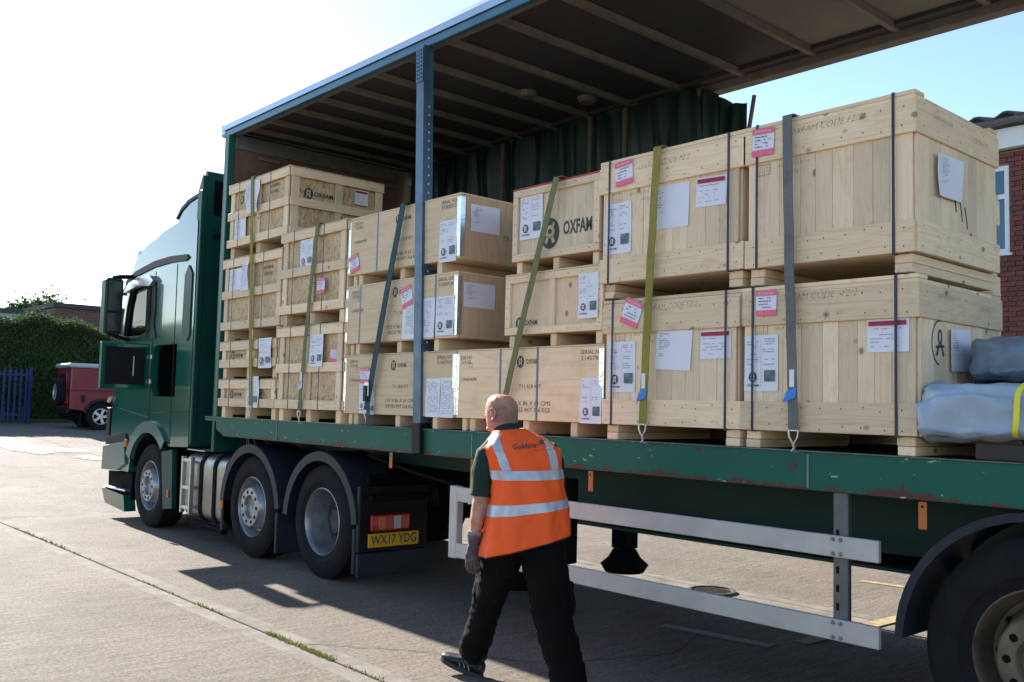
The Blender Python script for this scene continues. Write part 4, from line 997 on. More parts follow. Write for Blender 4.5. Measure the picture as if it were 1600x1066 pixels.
# ------------------------------------------------------------------ crates
FYC = 4.345      # front faces, just inside the rave
def nails(par, pts, side=None):
    mb = MB()
    for (x, z) in pts:
        r = .0042; y = -.0012
        if side is None: mb.face([(x+r*cos(a), -.0232, z+r*sin(a)) for a in (0, 1.05, 2.1, 3.14, 4.19, 5.24)])
        else: mb.face([(side+.0232, x+r*cos(a), z+r*sin(a)) for a in (0, 1.05, 2.1, 3.14, 4.19, 5.24)])
    return mb.build('nail_heads', NAILM, par, kind='stuff')
def big_crate(x0, x1, z0, z1, label, yf=FYC, D=.95, gap=0, detail=True, rz=0., group='large pine crates'):
    W, H = x1-x0, z1-z0; rr = random.Random(int(abs(x0*100+z0*1000+yf*10)))
    c = empty('pine_crate', (x0, yf, z0), rz, label=label, cat='crate', group=group)
    sk = .092; hb, ht = .155, .165
    # bearers, two boards thick, along the depth
    for bx in (.015, W-.105):
        for k in range(2): cbox('bearer', bx+rr.uniform(-.004, .004), bx+.088, .006+k*.004, D-.01, .001+k*.0455, .0445+k*.0455, PY, c, .003)
    cbox('inner_box', .012, W-.012-gap, .012, D-.012, sk+.002, H-.045, PZ, c, 0)
    n = 9; ws = [rr.uniform(.8, 1.2) for _ in range(n)]; s = sum(ws); x = .008
    for k in range(n):
        wd = (W-.016-gap)*ws[k]/s; cbox('plank', x+.0006, x+wd-.0006, -.006+rr.uniform(-.0012, .0012), .010, sk+hb-.01, H-ht-.02, PZ, c, .0018); x += wd
    n = 8; ws = [rr.uniform(.8, 1.2) for _ in range(n)]; s = sum(ws); y = .012
    for k in range(n):
        wd = (D-.024)*ws[k]/s; cbox('plank', W-.010-gap, W+.006-gap+rr.uniform(-.0012, .0012), y+.0006, y+wd-.0006, sk+hb-.01, H-ht-.02, PZ, c, .0018); y += wd
    # horizontal bands
    cbox('band_board', -.006, W+.006, -.022, 0, sk+.002, sk+hb, PX, c, .003); cbox('band_board', -.018, W+.018, -.022, 0, H-.042-ht, H-.042, PX, c, .003)
    cbox('band_board', W, W+.02, .001, D, sk+.002, sk+hb, PY, c, .003); cbox('band_board', W+.001, W+.02, .001, D+.0, H-.042-ht, H-.042, PY, c, .003)
    cbox('band_board', -.02, 0, .001, D, H-.042-ht, H-.042, PY, c, .003)
    # lid
    n = 8
    for k in range(n): cbox('lid_board', -.012, W+.012, -.018+(D+.02)*k/n, -.020+(D+.02)*(k+1)/n, H-.042, H-.022, PX, c, .002)
    for yy in (-.020, D-.10): cbox('lid_batten', -.012, W+.014, yy, yy+.10, H-.021, H, PX, c, .003)
    pts = []
    for zz in (sk+.03, sk+.12, H-.07, H-.175):
        for k in range(9): pts.append((.05+(W-.1)*k/8+rr.uniform(-.02, .02), zz+rr.uniform(-.015, .015)))
    nails(c, pts)
    nails(c, [(.05+(D-.1)*k/6+rr.uniform(-.02, .02), zz+rr.uniform(-.015, .015)) for zz in (sk+.03, sk+.12, H-.07, H-.175) for k in range(7)], side=W-.003)
    if detail:
        for bx in (.065, W-.10):
            mb = MB(); mb.box(bx, bx+.014, -.0262, -.0242, sk-.004, H+.002).box(bx, bx+.014, -.0262, D+.02, H+.0008, H+.0028).box(bx, bx+.014, -.0262, D, sk-.006, sk-.004)
            mb.build('steel_band', BAND, c)
    return c
def lab(c, kind, x0, z1, x1, z0, y=-.006, **k):
    cx, _, cz = c.location
    return paper(c, kind, abs(x1-x0), abs(z1-z0), ((x0+x1)/2-cx, y, (z0+z1)/2-cz), **k)
e1 = big_crate(-4.0, -2.995, 1.378, 2.238, 'lower large pine crate with tilted pink sticker, yellow strap hooked below it', gap=.03)
lab(e1, 'pink', -3.84, 2.23, -3.70, 2.07, y=-.024, tilt=-.38); lab(e1, 'spec', -3.97, 1.98, -3.75, 1.67, head='F2/2'); lab(e1, 'blank', -3.59, 2.035, -3.33, 1.80, y=-.007, tilt=-.06); lab(e1, 'docket', -3.27, 2.02, -3.06, 1.86)
stencil(e1, [('OXFAM CODE F2/2', 0, 0, .032, dict(mi=2, shear=.3, rot=.01))], (.52, -.0228, .795), name='handwriting')
stencil(e1, [('[]', -.045, .035, -.025, .035), ('11  7-\n2/2552', -.005, .005, .016, dict(mi=2)), ('100 X 100 X 87cm', .19, .012, .018, dict(mi=2, shear=.25)), ('185 kg', .22, -.028, .018, dict(mi=2, shear=.25))], (.13, -.008, .63), name='handwriting')
e2 = big_crate(-4.045, -2.985, 2.255, 3.125, 'upper large pine crate under the far end of the yellow strap', gap=.03)
lab(e2, 'pink', -3.92, 3.10, -3.78, 2.95, y=-.024, tilt=.10); lab(e2, 'spec', -4.01, 2.85, -3.80, 2.53, head='F2/2'); lab(e2, 'blank', -3.66, 2.90, -3.36, 2.64, tilt=-.02); lab(e2, 'docket', -3.31, 2.90, -3.10, 2.73, tilt=-.04)
stencil(e2, [('OXFAM CODE F2/2', 0, 0, .032, dict(mi=2, shear=.3, rot=.01))], (.50, -.0228, .785), name='handwriting')
stencil(e2, [('[]', -.045, .035, -.025, .035), ('11  7-\n2/2552', -.005, .005, .016, dict(mi=2)), ('100 X 100 X 87cm', .19, .012, .018, dict(mi=2, shear=.25)), ('185 kg', .22, -.028, .018, dict(mi=2, shear=.25))], (.13, -.008, .62), name='handwriting')
f1 = big_crate(-2.985, -2.025, 1.378, 2.238, 'lower large pine crate at the open end, beside the wrapped tarpaulin bales')
lab(f1, 'pink', -2.89, 2.215, -2.765, 2.08, y=-.024, tilt=-.02); lab(f1, 'spec', -2.972, 1.98, -2.765, 1.68, head='F2/2'); lab(f1, 'docket', -2.27, 2.03, -2.06, 1.87)
stencil(f1, [('OXFAM CODE : F2/2', 0, 0, .034, dict(mi=2, shear=.3))], (.45, -.0228, .79), name='handwriting')
stencil(f1, [('[]', -.045, .035, -.025, .035), ('11  7-\n2/2552', -.005, .005, .016, dict(mi=2)), ('100 X 100 X 87cm', .17, .012, .018, dict(mi=2, shear=.25)), ('185 kg', .17, -.028, .018, dict(mi=2, shear=.25))], (.12, -.008, .62), name='handwriting')
stencil(f1, [('LWR-A035538', -.22, .03, .026, dict(mi=2, shear=.2)), ('DUNRITE', .24, .01, .026, dict(mi=2, shear=.2))], (.98+.0215-.001, .48, .74), side=True, name='handwriting')
ring = MB()
for j in range(22):
    a, b = 2*pi*j/22, 2*pi*(j+1)/22
    if 5 <= j <= 15: ring.face([(.085*cos(a), 0, .105*sin(a)), (.092*cos(a), 0, .112*sin(a)), (.092*cos(b), 0, .112*sin(b)), (.085*cos(b), 0, .105*sin(b))])
    ring.face([(.012*cos(a), 0, .03+.024*sin(a)), (.024*cos(a), 0, .03+.036*sin(a)), (.024*cos(b), 0, .03+.036*sin(b)), (.012*cos(b), 0, .03+.024*sin(b))])
for s in (-1, 1): ring.face([(s*.004, 0, -.002), (s*.016, 0, -.002), (s*.045, 0, -.06), (s*.03, 0, -.065)])
ring.face([(-.045, 0, -.015), (.045, 0, -.008), (.045, 0, -.020), (-.045, 0, -.027)])
ring.build('stencil', INK, f1, (.96+.009, .22, .545), (0, 0, pi/2))
paper(f1, 'blank', .22, .21, (.978, .42, .52), side=True, tilt=.04)
f2 = big_crate(-2.965, -2.035, 2.250, 3.125, 'topmost large pine crate at the open end, crossed by the grey strap')
lab(f2, 'pink', -2.92, 3.10, -2.785, 2.95, y=-.024, tilt=-.04)
stencil(f2, [('OXFAM CODE F2/2', 0, 0, .034, dict(mi=2, shear=.3, rot=.0))], (.47, -.0228, .795), name='handwriting')
stencil(f2, [('[]', -.045, .035, -.025, .035), ('11  7-\n2/2552', -.005, .005, .016, dict(mi=2)), ('100 X 100 X 87cm', .17, .012, .018, dict(mi=2, shear=.25)), ('185 kg', .17, -.028, .018, dict(mi=2, shear=.25))], (.11, -.008, .62), name='handwriting')
stencil(f2, [('LWR-A035538', -.22, .03, .026, dict(mi=2, shear=.2)), ('DUNRITE', .24, .01, .026, dict(mi=2, shear=.2))], (.93+.0215-.001, .48, .745), side=True, name='handwriting')
paper(f2, 'blank', .27, .21, (.955, .32, .50), side=True, tilt=.02, curl=.012)
gf = MB()
for k, (y, z) in enumerate([(.43, .40), (.50, .36), (.56, .33)]): gf.tube([(0, y-.02, z+.06), (0, y, z-.0), (0, y+.01, z-.05)], .011, 6); gf.tube([(0, y, z+.02), (0, y+.035, z+.03), (0, y+.045, z-.03)], .008, 6)
gf.build('spray_mark', INK, f2, (.929, 0, 0))
# second row behind, glimpsed through the bearer gaps
for x0, x1, z0, z1, t in ((-4.2, -3.24, 1.378, 2.238, 'lower pine crate of the row behind the yellow-strapped stack'), (-4.2, -3.22, 2.25, 3.09, 'upper pine crate of the row behind the yellow-strapped stack'), (-3.18, -2.5, 1.378, 2.238, 'lower pine crate of the row behind the grey-strapped stack'), (-3.18, -2.5, 2.25, 3.05, 'upper pine crate of the row behind the grey-strapped stack')):
    big_crate(x0, x1, z0, z1, t, yf=5.42, D=1.1, detail=False, group='large pine crates in the second row')

def slr(x0, z0, label, serial, D=.86, job='215192', x1=None, yf=FYC, bands=(.33, None), marks=True):
    W, H = 1.555, .595; W = (x1-x0) if x1 else W
    c = empty('plywood_crate', (x0, yf, z0), label=label, cat='crate', group='plywood kit crates')
    sk = .095
    for bx in (.13, W/2-.03, W-.31): cbox('bearer', bx, bx+.06, .02, D-.02, .001, sk-.001, PY, c, .004)
    cbox('bearer', .03, .08, .03, D-.02, .001, sk-.001, PY, c, .004)
    cbox('base_board', .01, W-.01, .01, D-.01, sk, sk+.012, PLYX, c, 0)
    cbox('front_panel', 0, W, -.006, .006, sk, H-.012, PLYX, c, .002)
    cbox('side_panel', W-.012, W, .0065, D, sk, H-.012, PLYZ, c, .001); cbox('side_panel', 0, .012, .0065, D, sk, H-.012, PLYZ, c, .001)
    cbox('back_panel', .0125, W-.0125, D-.012, D, sk, H-.012, PLYX, c, .001)
    cbox('lid', -.002, W+.002, -.008, D+.002, H-.011, H, PLYX, c, .002)
    for xx, s in ((0, 1), (W, -1)):
        mb = MB()
        a, b = (xx-.003, xx+.028) if s > 0 else (xx-.040, xx+.003)
        mb.box(a, b, -.0095, -.0065, sk+.02, H-.03); mb.box(xx+(-.003 if s < 0 else -.003), xx+.003 if s < 0 else xx+.0, -.0065, .035, sk+.02, H-.03)
        for k in range(6): mb.lathe([(.0, -.0125), (.005, -.0115), (.006, -.0096)], ((a+b)/2, 0, sk+.05+k*.082), 8)
        mb.build('metal_corner', ZINC, c)
    for bx in bands:
        if bx is None: continue
        mb = MB(); mb.box(bx, bx+.018, -.0085, -.0065, sk, H+.001).box(bx, bx+.018, -.0085, D, H+.001, H+.003); mb.build('steel_band', BANDB, c)
    it = [('JOB NO', -.63, .19, .026), (job, -.63, .155, .026), ('[]', -.60, -.56, .12, .15), ('LOR0034098', -.60, .03, .024), ('@', -.04, .15, .040), ('OXFAM', .075, .148, .032, dict(bold=.02, width=.12)),
          ('T11 SLR KIT', .06, -.02, .026, dict(width=.22)), ('153 X 86 X 61 CMS', .06, -.135, .030, dict(width=.40)), ('GROSS W/T 316 KGS', .06, -.18, .030, dict(width=.40)), ('SERIAL NO', .63, .20, .028, dict(width=.19)), (serial, .63, .16, .028, dict(width=.18))]
    stencil(c, it, (W/2-.0, -.0072, sk+.25))
    return c
c1 = slr(-7.05, 1.378, 'bottom plywood kit crate with a pink sticker above its data sheet', '514579/2', bands=())
lab(c1, 'pink', -6.79, 1.86, -6.65, 1.735, y=-.0075); lab(c1, 'spec', -6.80, 1.725, -6.65, 1.48); lab(c1, 'spec', -6.66, 1.66, -6.57, 1.47, head=' ')
lab(c1, 'doc', -5.86, 1.765, -5.68, 1.47); lab(c1, 'doc', -5.675, 1.77, -5.515, 1.47)
c2 = slr(-7.06, 1.974, 'middle plywood kit crate with white sheet on its end and tilted pink sticker', '515097/24', bands=(.21, 1.27), D=.86)
lab(c2, 'pink', -6.23, 2.50, -6.08, 2.34, y=-.0075, tilt=.3); lab(c2, 'doc', -6.205, 2.39, -5.78, 2.08); lab(c2, 'spec', -5.76, 2.39, -5.535, 2.09, y=-.008)
paper(c2, 'blank', .31, .19, (1.557, .20, .425), side=True)
c3 = slr(-7.05, 2.570, 'top plywood kit crate with shiny metal corner and white sheet on its end', '515087/3', bands=(.43,), D=.86)
lab(c3, 'pink', -7.02, 2.84, -6.88, 2.69, y=-.0075, tilt=.25); lab(c3, 'spec', -5.745, 2.97, -5.53, 2.65)
paper(c3, 'blank', .29, .21, (1.557, .23, .42), side=True, tilt=.02)
stencil(c3, [('TX 1', 0, 0, .035)], (1.5565, .47, .30), side=True)
d1 = slr(-5.485, 1.378, 'bottom plywood kit crate behind the man, with a sheet by its right edge', '514579/4', bands=(.48, .86), x1=-4.01)
lab(d1, 'spec', -4.205, 1.76, -4.02, 1.47)

def frame_crate(x0, x1, z0, z1, label, big):
    W, H, D = x1-x0, z1-z0, .86; sk = .085
    c = empty('framed_crate', (x0, FYC+.01, z0), label=label, cat='crate')
    for bx in (.02, W/2-.03, W-.08): cbox('bearer', bx, bx+.055, .01, D-.01, .001, sk-.001, PY, c, .004)
    cbox('inner_box', .004, W-.004, .006, D, sk, H-.012, PLYZ, c, 0)
    cbox('front_panel', .002, W-.002, .0, .0055, sk+.002, H-.014, PLYB if big else PZ, c, 0)
    t = .05
    cbox('batten', 0, W, -.020, -.0005, sk, sk+t, PX, c, .002); cbox('batten', 0, W, -.020, -.0005, H-.012-t, H-.012, PX, c, .002)
    cbox('batten', 0, t, -.020, -.0005, sk+t+.0005, H-.0125-t, PZ, c, .002); cbox('batten', W-t, W, -.020, -.0005, sk+t+.0005, H-.0125-t, PZ, c, .002)
    if not big: cbox('batten', W/2-.02, W/2+.03, -.020, -.0005, sk+t+.0005, H-.0125-t, PZ, c, .002)
    cbox('lid', -.003, W+.003, -.022, D, H-.0115, H, REDE if big else PX, c, .002)
    pts = [(t/2, sk+.05+k*.07) for k in range(6)]+[(W-t/2, sk+.05+k*.07) for k in range(6)]+[(.1+k*.13, H-.035) for k in range(7)]+[(.1+k*.13, sk+.025) for k in range(7)]
    n_ = nails(c, [(x, z) for x, z in pts if z < H-.02]); n_.location = (0, .0025, 0)
    return c
d3 = frame_crate(-4.90, -4.07, 2.487, 3.085, 'small framed crate with large black stencil and red lid edge', True)
stencil(d3, [('@', -.055, -.02, .10), ('OXFAM', .205, -.005, .088, dict(bold=.03, width=.265))], (.415, -.0012, .27))
stencil(d3, [('JB11/17', 0, 0, .026, dict(mi=3))], (.56, -.0205, .56), name='handwriting')
lab(d3, 'spec', -4.835, 3.025, -4.61, 2.72, y=-.003, head=' ')
d2 = frame_crate(-4.96, -4.03, 1.975, 2.484, 'framed pine crate below the large-stencilled one, emblem at lower left', False)
stencil(d2, [('@', -.33, -.11, .042), ('OXFAM', -.215, -.11, .034, dict(bold=.02, width=.13))], (.465, -.0012, .275))
lab(d2, 'spec', -4.235, 2.43, -4.06, 2.14, y=-.022, head=' ')

def osb_crate(x0, x1, z0, z1, label, tiers, D=1.05, group='strand-board crates with battens'):
    W, H = x1-x0, z1-z0; sk = .115; t = .085
    c = empty('strand_board_crate', (x0, FYC, z0), label=label, cat='crate', group=group)
    for bx in (.02, W/2-.04, W-.10): 
        cbox('skid_block', bx, bx+.08, .0, .09, .001, sk-.001, PY, c, .003); cbox('bearer', bx, bx+.08, .0905, D-.01, .03, sk-.001, PY, c, .003)
    cbox('bottom_board', 0, W, .0, .09, -.0, .0009+.0, PX, c, 0)
    cbox('inner_box', .008, W-.008, .008, D-.008, sk, H-.012, OSB, c, 0)
    hs = [sk+(H-.012-sk-t)*k/tiers for k in range(tiers+1)]
    for h in hs: cbox('batten', -.012, W+.012, -.036, -.019, h, h+t, PX, c, .003)
    for k in range(tiers):
        za, zb = hs[k]-.0+.002, hs[k+1]+t-.002
        for bx in (.015, W/2-.045, W-.095): cbox('batten', bx, bx+.08, -.018, .0, za, zb, PZ, c, .003)
        for a, b in ((.096, W/2-.046), (W/2+.036, W-.096)): cbox('strand_panel', a, b, .0005, .0078, hs[k]+.004, hs[k+1]+t-.004, OSB, c, 0)
    for h in hs: cbox('batten', W+.019, W+.036, -.02, D, h, h+t, PY, c, .003)
    for y0 in (0, D/2-.04, D-.09): cbox('batten', W, W+.018, y0+.001, y0+.085, sk+.002, H-.014, PZ, c, .003)
    cbox('lid', -.02, W+.036, -.036, D, H-.0115, H, OSB, c, .002)
    for bx in (.24, W-.36):
        mb = MB(); mb.box(bx, bx+.012, -.0385, -.0365, sk-.004, H+.002).box(bx, bx+.012, -.0385, D, H+.001, H+.003); mb.build('steel_band', BAND, c)
    pts = []
    n_ = nails(c, [(x, h+dz) for h in hs for x in (.05, W/2, W-.05) for dz in (.025, .06)]); n_.location = (0, -.0145, 0)
    return c
a1 = osb_crate(-9.49, -8.27, 1.378, 1.775, 'bottom low strand-board crate with a sheet hanging at its middle', 1)
a2 = osb_crate(-9.50, -8.28, 1.780, 2.170, 'second low strand-board crate up, data sheet near its right end', 1)
a3 = osb_crate(-9.51, -8.24, 2.175, 3.045, 'third strand-board crate up, two tiers tall, under the topmost one', 2)
a4 = osb_crate(-9.45, -8.16, 3.050, 3.840, 'topmost strand-board crate against the headboard, end panel in view', 2)
b1 = osb_crate(-8.235, -7.085, 1.378, 2.265, 'lower strand-board crate next to the plywood crates, blue tag on its strap', 2)
b2 = osb_crate(-8.235, -7.085, 2.270, 3.175, 'upper strand-board crate next to the top plywood crate', 2)
yo = -.040
lab(a1, 'spec', -8.80, 1.80, -8.56, 1.49, y=yo, curl=.014); lab(a2, 'spec', -8.585, 2.175, -8.33, 1.88, y=yo, curl=.014)
lab(a3, 'blank', -9.37, 2.93, -9.05, 2.68, y=-.02); lab(a3, 'doc', -9.03, 2.98, -8.88, 2.68, y=-.045, curl=.02)
lab(a4, 'blank', -9.31, 3.46, -9.05, 3.21, y=-.02); lab(a4, 'doc', -8.99, 3.80, -8.72, 3.47, y=-.045, curl=.03)
lab(b1, 'spec', -7.60, 2.17, -7.37, 1.88, y=-.04); lab(b1, 'pink', -7.29, 2.05, -7.13, 1.92, y=-.006, tilt=-.15)
lab(b2, 'spec', -7.88, 3.07, -7.65, 2.80, y=-.02); lab(b2, 'pink', -7.52, 2.68, -7.38, 2.54, y=-.04)
for c, z in ((a1, .24), (a2, .24), (a4, .61)):
    stencil(c, [('@', -.10, 0, .045), ('OXFAM', .04, 0, .034, dict(bold=.02))], (.34, -.001, z))
for c, z in ((a3, .68), (a4, .62)): stencil(c, [('BP 300000', 0, .03, .032, dict(bold=.01)), ('DI 21BE2', 0, -.03, .032, dict(bold=.01))], (.96, -.001, z))
stencil(a1, [('300X/73', 0, 0, .03)], (.9, -.001, .25))
stencil(a4, [('@', -.11, 0, .055), ('OXFAM', .06, 0, .045, dict(bold=.02))], (1.2905, .30, .55), side=True)
paper(a4, 'docket', .16, .15, (1.312, .78, .60), side=True)

# ------------------------------------------------------------------ cargo straps
def webbing(pts, wd, mat, par, name='webbing'):
    """ribbon in the X-Z plane (front run) or over the top; pts (x,y,z)"""
    mb = MB(); th = .0025
    P = [Vector(p) for p in pts]
    for a, b in zip(P, P[1:]):
        d = (b-a).normalized(); s = Vector((1, 0, 0)) if abs(d.x) < .5 else Vector((0, 0, 1)); s = (s-d*s.dot(d)).normalized(); n = d.cross(s).normalized()*th; s *= wd/2
        q = [a-s, a+s, b+s, b-s]
        mb.face([p+n for p in q]); mb.face([p-n for p in q][::-1])
        for i in range(4): mb.face([q[i]+n, q[(i+1) % 4]+n, q[(i+1) % 4]-n, q[i]-n])
    return mb.build(name, mat, par)
def strap(xt, zt, xb, zb, mat, label, wd=.052, hook=True, tagc=None, yt=4.29, back=5.3):
    c = empty('cargo_strap', (xb, 4.33, 1.378), label=label, cat='strap', group='webbing straps over the crates')
    o = (xb, 4.33, 1.378)
    def q(x, y, z): return (x-o[0], y-o[1], z-o[2])
    n = 24; run = [q(xt+(xb-xt)*k/n+.005*noise.noise(Vector((xt*5, k*.35, 0))), yt-.006*sin(pi*k/n), zt+(zb-zt)*k/n) for k in range(n+1)]
    run = [q(xt-.0, back, zt+.006), q(xt, yt+.02, zt+.008)]+run
    webbing(run[:2]+[run[2]], wd, mat, c); webbing(run[2:], wd, mat, c)
    if hook:
        h = MB()
        h.tube([q(xb-.028, yt, zb+.004), q(xb+.028, yt, zb+.004)], .005, 6)
        h.tube([q(xb-.028, yt, zb), q(xb-.024, yt, zb-.03), q(xb-.004, yt, zb-.062), q(xb-.002, yt+.01, zb-.09)], .0055, 6).tube([q(xb+.028, yt, zb), q(xb+.024, yt, zb-.03), q(xb+.004, yt, zb-.062), q(xb+.002, yt+.01, zb-.09)], .0055, 6)
        h.tube([q(xb, yt+.01, zb-.085), q(xb-.01, yt, zb-.10), q(xb+.01, yt+.035, zb-.11)], .006, 6)
        h.build('hook', ALU, c, smooth=.6)
    if tagc:
        zz, s = tagc; f = (zz-zb)/(zt-zb); x = xb+(xt-xb)*f
        MB().prism([(x-.03-o[0], zz-o[2]), (x+.03-o[0], zz+.02-o[2]), (x+.02-o[0], zz-.035-o[2]), (x-.05-o[0], zz-.06-o[2])], 'y', yt-.012-o[1], yt-.009-o[1]).build('tag', s, c)
        cbox('splice', x-.014-o[0], x+.014-o[0], yt-.010-o[1], yt-.006-o[1], zz+.02-o[2], zz+.11-o[2], PAPER, c, .001)
    return c
strap(-8.88, 3.845, -8.71, 1.50, YWEB, 'yellow strap over the four-high strand-board stack by the headboard', wd=.055)
strap(-7.53, 3.180, -7.735, 1.47, OWEB, 'olive strap over the two strand-board crates, light blue tag near its hook', tagc=(1.72, plain('pale_blue_tag', (.45, .55, .72), .5)))
gs_ = strap(-6.18, 3.170, -6.62, 1.50, TWEB, 'dark green strap slanting down the plywood crates behind the blue pillar', wd=.07)
strap(-4.42, 3.090, -4.93, 1.47, OWEB, 'olive strap slanting over the small stencilled crate behind the man')
strap(-3.565, 3.130, -3.65, 1.475, YWEB, 'yellow strap over the large crates with bright blue tag above its hook', tagc=(1.67, BLUE), wd=.055)
strap(-2.69, 3.130, -2.645, 1.475, GWEB, 'grey strap over the large crates at the open end, blue tag low down', tagc=(1.68, BLUE), wd=.055)

cbox('ratchet', -.01, .05, -.062, -.045, .24, .36, ALU, gs_, .006); cbox('ratchet_handle', -.004, .044, -.075, -.063, .20, .33, BLK, gs_, .006)
webbing([(.035, -.05, .24), (.04, -.045, .10), (.03, -.04, -.01)], .045, TWEB, gs_)
# ------------------------------------------------------------------ tarpaulin bales
def bale(x0, x1, y0, y1, z0, z1, mat, label, seed, bands=()):
    b = empty('tarpaulin_bale', (x0, (y0+y1)/2, z0), label=label, cat='bale', group='wrapped tarpaulin bales')
    W, H = (y1-y0)/2, (z1-z0)/2; mb = MB(); NX, NT = 150, 64
    for i in range(NX+1):
        t = i/NX; x = (x1-x0)*t; e = min(1, (x+.0)/.10)
        k = (1-(1-e)**2.4)**.5 if e < 1 else 1
        k = max(k, .04)
        for j in range(NT):
            a = 2*pi*j/NT; ca, sa = cos(a), sin(a); p = 2/5.
            yy = W*(abs(ca)**p)*(1 if ca > 0 else -1); zz = H*(abs(sa)**p)*(1 if sa > 0 else -1)
            q_ = 1+2.2*math.exp(-x/.12); nz = noise.noise(Vector((x*2.5+seed, yy*5, zz*6)))*.012-abs(noise.noise(Vector((x*1.1+seed, yy*16, zz*24+x))))*.022+(noise.noise(Vector((x*5+seed, yy*22, zz*26)))*.010-abs(noise.noise(Vector((x*6+seed, yy*9+x*4, zz*12))))*.020-abs(noise.noise(Vector((x*2+seed, yy*30+x*3, zz*34))))*.014)*q_
            pin = 1
            for bx in bands: pin -= .06*math.exp(-((x-bx)/.05)**2)
            kz = k*pin
            mb.v.append((x+(1-k)*.01*noise.noise(Vector((yy*30, zz*30, seed))), yy*(kz+nz/W), H+zz*(.15+.85*kz)*1.0+nz))
    for i in range(NX):
        for j in range(NT): a = i*NT; mb.f.append((a+j, a+(j+1) % NT, a+NT+(j+1) % NT, a+NT+j)); mb.m.append(0)
    mb.f.append(tuple(range(NT))[::-1]); mb.m.append(0); mb.f.append(tuple(NX*NT+j for j in range(NT))); mb.m.append(0)
    mb.build('wrapping', mat, b, smooth=2.)
    for bx in bands:
        t_ = MB(); P = []
        for j in range(NT+1):
            a = 2*pi*j/NT; ca, sa = cos(a), sin(a); p = 2/5.
            P.append((bx+.03*sin(a), (W*.965)*(abs(ca)**p)*(1 if ca > 0 else -1), H+(H*.97)*(abs(sa)**p)*(1 if sa > 0 else -1)))
        for p, q in zip(P, P[1:]): t_.face([(p[0]-.012, p[1]*1.02, H+(p[2]-H)*1.03), (p[0]+.012, p[1]*1.02, H+(p[2]-H)*1.03), (q[0]+.012, q[1]*1.02, H+(q[2]-H)*1.03), (q[0]-.012, q[1]*1.02, H+(q[2]-H)*1.03)])
        t_.build('tape_band', YTAPE, b)
    return b
plt = empty('pallet', (-1.95, 4.40, 1.378), label='dark low pallet under the front tarpaulin bale', cat='pallet')
PDK = plain('dark_timber', (.06, .05, .045), .8, 0, .3)
for yy in (0, .35, .72): cbox('runner', .16, 2.6, yy, yy+.09, .001, .075, PDK, plt)
for k in range(9): cbox('deck_board', .16+k*.29, .16+k*.29+.2, 0, .82, .0755, .095, PDK, plt)
bale(-2.06, .6, 4.25, 4.93, 1.475, 1.735, TARP, 'front pale blue tarpaulin bale with yellow tape, scrunched at its end', 3., (.50, 1.6))
bale(-1.93, .6, 4.95, 5.5, 1.475, 1.76, TARP, 'pale tarpaulin bale lying second in, mostly behind the front one', 8., (.26,))
bale(-1.98, .6, 4.62, 5.45, 1.76, 1.975, TARPD, 'slate coloured tarpaulin bale lying crumpled on top of the front ones', 12.)
bale(-2.06, .6, 5.9, 6.5, 1.40, 1.90, TARPD, 'dark slate tarpaulin bale at the far side of the deck', 17.)
bale(-2.10, .6, 5.9, 6.55, 1.90, 2.22, TARP, 'blue-grey tarpaulin bale topmost at the far side of the deck', 23.)

# ------------------------------------------------------------------ red off-road car
RC = plain('red_car_paint', (.17, .007, .02), .35, 0, .1, 3, coat=.5)
jx, jy = -29.4, 9.45; jz = hgt(-29)-.01
jp = empty('off_road_car', (jx, jy, jz), -.05, label='red boxy off-road car with white roof and rear spare wheel, parked by the hedge', cat='car')
# local: +Y forward, +X the side facing the yard
bd = MB()
pr = [(-.88, .62), (-.88, 1.12), (.9, 1.12), (2.6, 1.05), (2.75, .95), (2.78, .55), (2.62, .52)]+[(2.15+.43*cos(a), .42+.43*sin(a)) for a in np.linspace(.15, pi-.15, 10)]+[(1.7, .46), (.5, .46)]+[(0+.43*cos(a), .42+.43*sin(a)) for a in np.linspace(.15, pi-.15, 10)]+[(-.5, .56)]
bd.prism(pr, 'x', -.82, .82); bd.build('body', RC, jp)
cbox('upper_body', -.80, .80, -.87, 1.35, 1.121, 1.80, RC, jp, .03)
cbox('white_roof', -.83, .83, -.93, 1.45, 1.801, 1.93, plain('car_roof_white', (.42, .43, .47), .4), jp, .04)
cbox('waist_trim', .8205, .83, -.87, 1.5, 1.10, 1.14, plain('car_trim_dark', (.12, .01, .02), .4), jp, .003)
for s in (1, -1): cbox('side_glass', s*.801, s*.806, .1, 1.2, 1.25, 1.68, BLK, jp, 0) if s < 0 else None
cbox('rear_door', -.45, .45, -.91, -.871, .75, 1.70, RC, jp, .01); cbox('rear_window', -.36, .36, -.915, -.9101, 1.3, 1.62, BLK, jp, .002)
cbox('fuel_flap', .8205, .828, -.58, -.46, .80, 1.0, BLK, jp, .004); cbox('rear_lamp', .55, .64, -.89, -.8805, .75, .98, RLENS, jp, .004)
cbox('rear_bumper', -.78, .80, -.96, -.885, .47, .60, BLK, jp, .01); cbox('mud_flap', .5, .8, -.57, -.55, .12, .5, BLK, jp, .003)
cbox('underbody', -.6, .6, -.8, 2.6, .28, .50, BLK2, jp, .02)
for s in (-.0,): pass
CT = [(.23, -.09), (.25, -.11), (.33, -.115), (.385, -.10), (.395, -.08), (.395, .08), (.385, .1), (.33, .115), (.25, .11), (.23, .09)]
ctm = MB().lathe(CT, n=36, axis='x').mesh('tyre', RUB, .5)
cr = MB().lathe([(.235, .10), (.215, .105), (.205, .06)], n=30, axis='x'); cr.mi = 1; cr.lathe([(.205, .06), (.19, .02), (0, .02)], n=30, axis='x'); cr.mi = 0; cr.lathe([(.075, .06), (.05, .075), (0, .075)], n=16, axis='x')
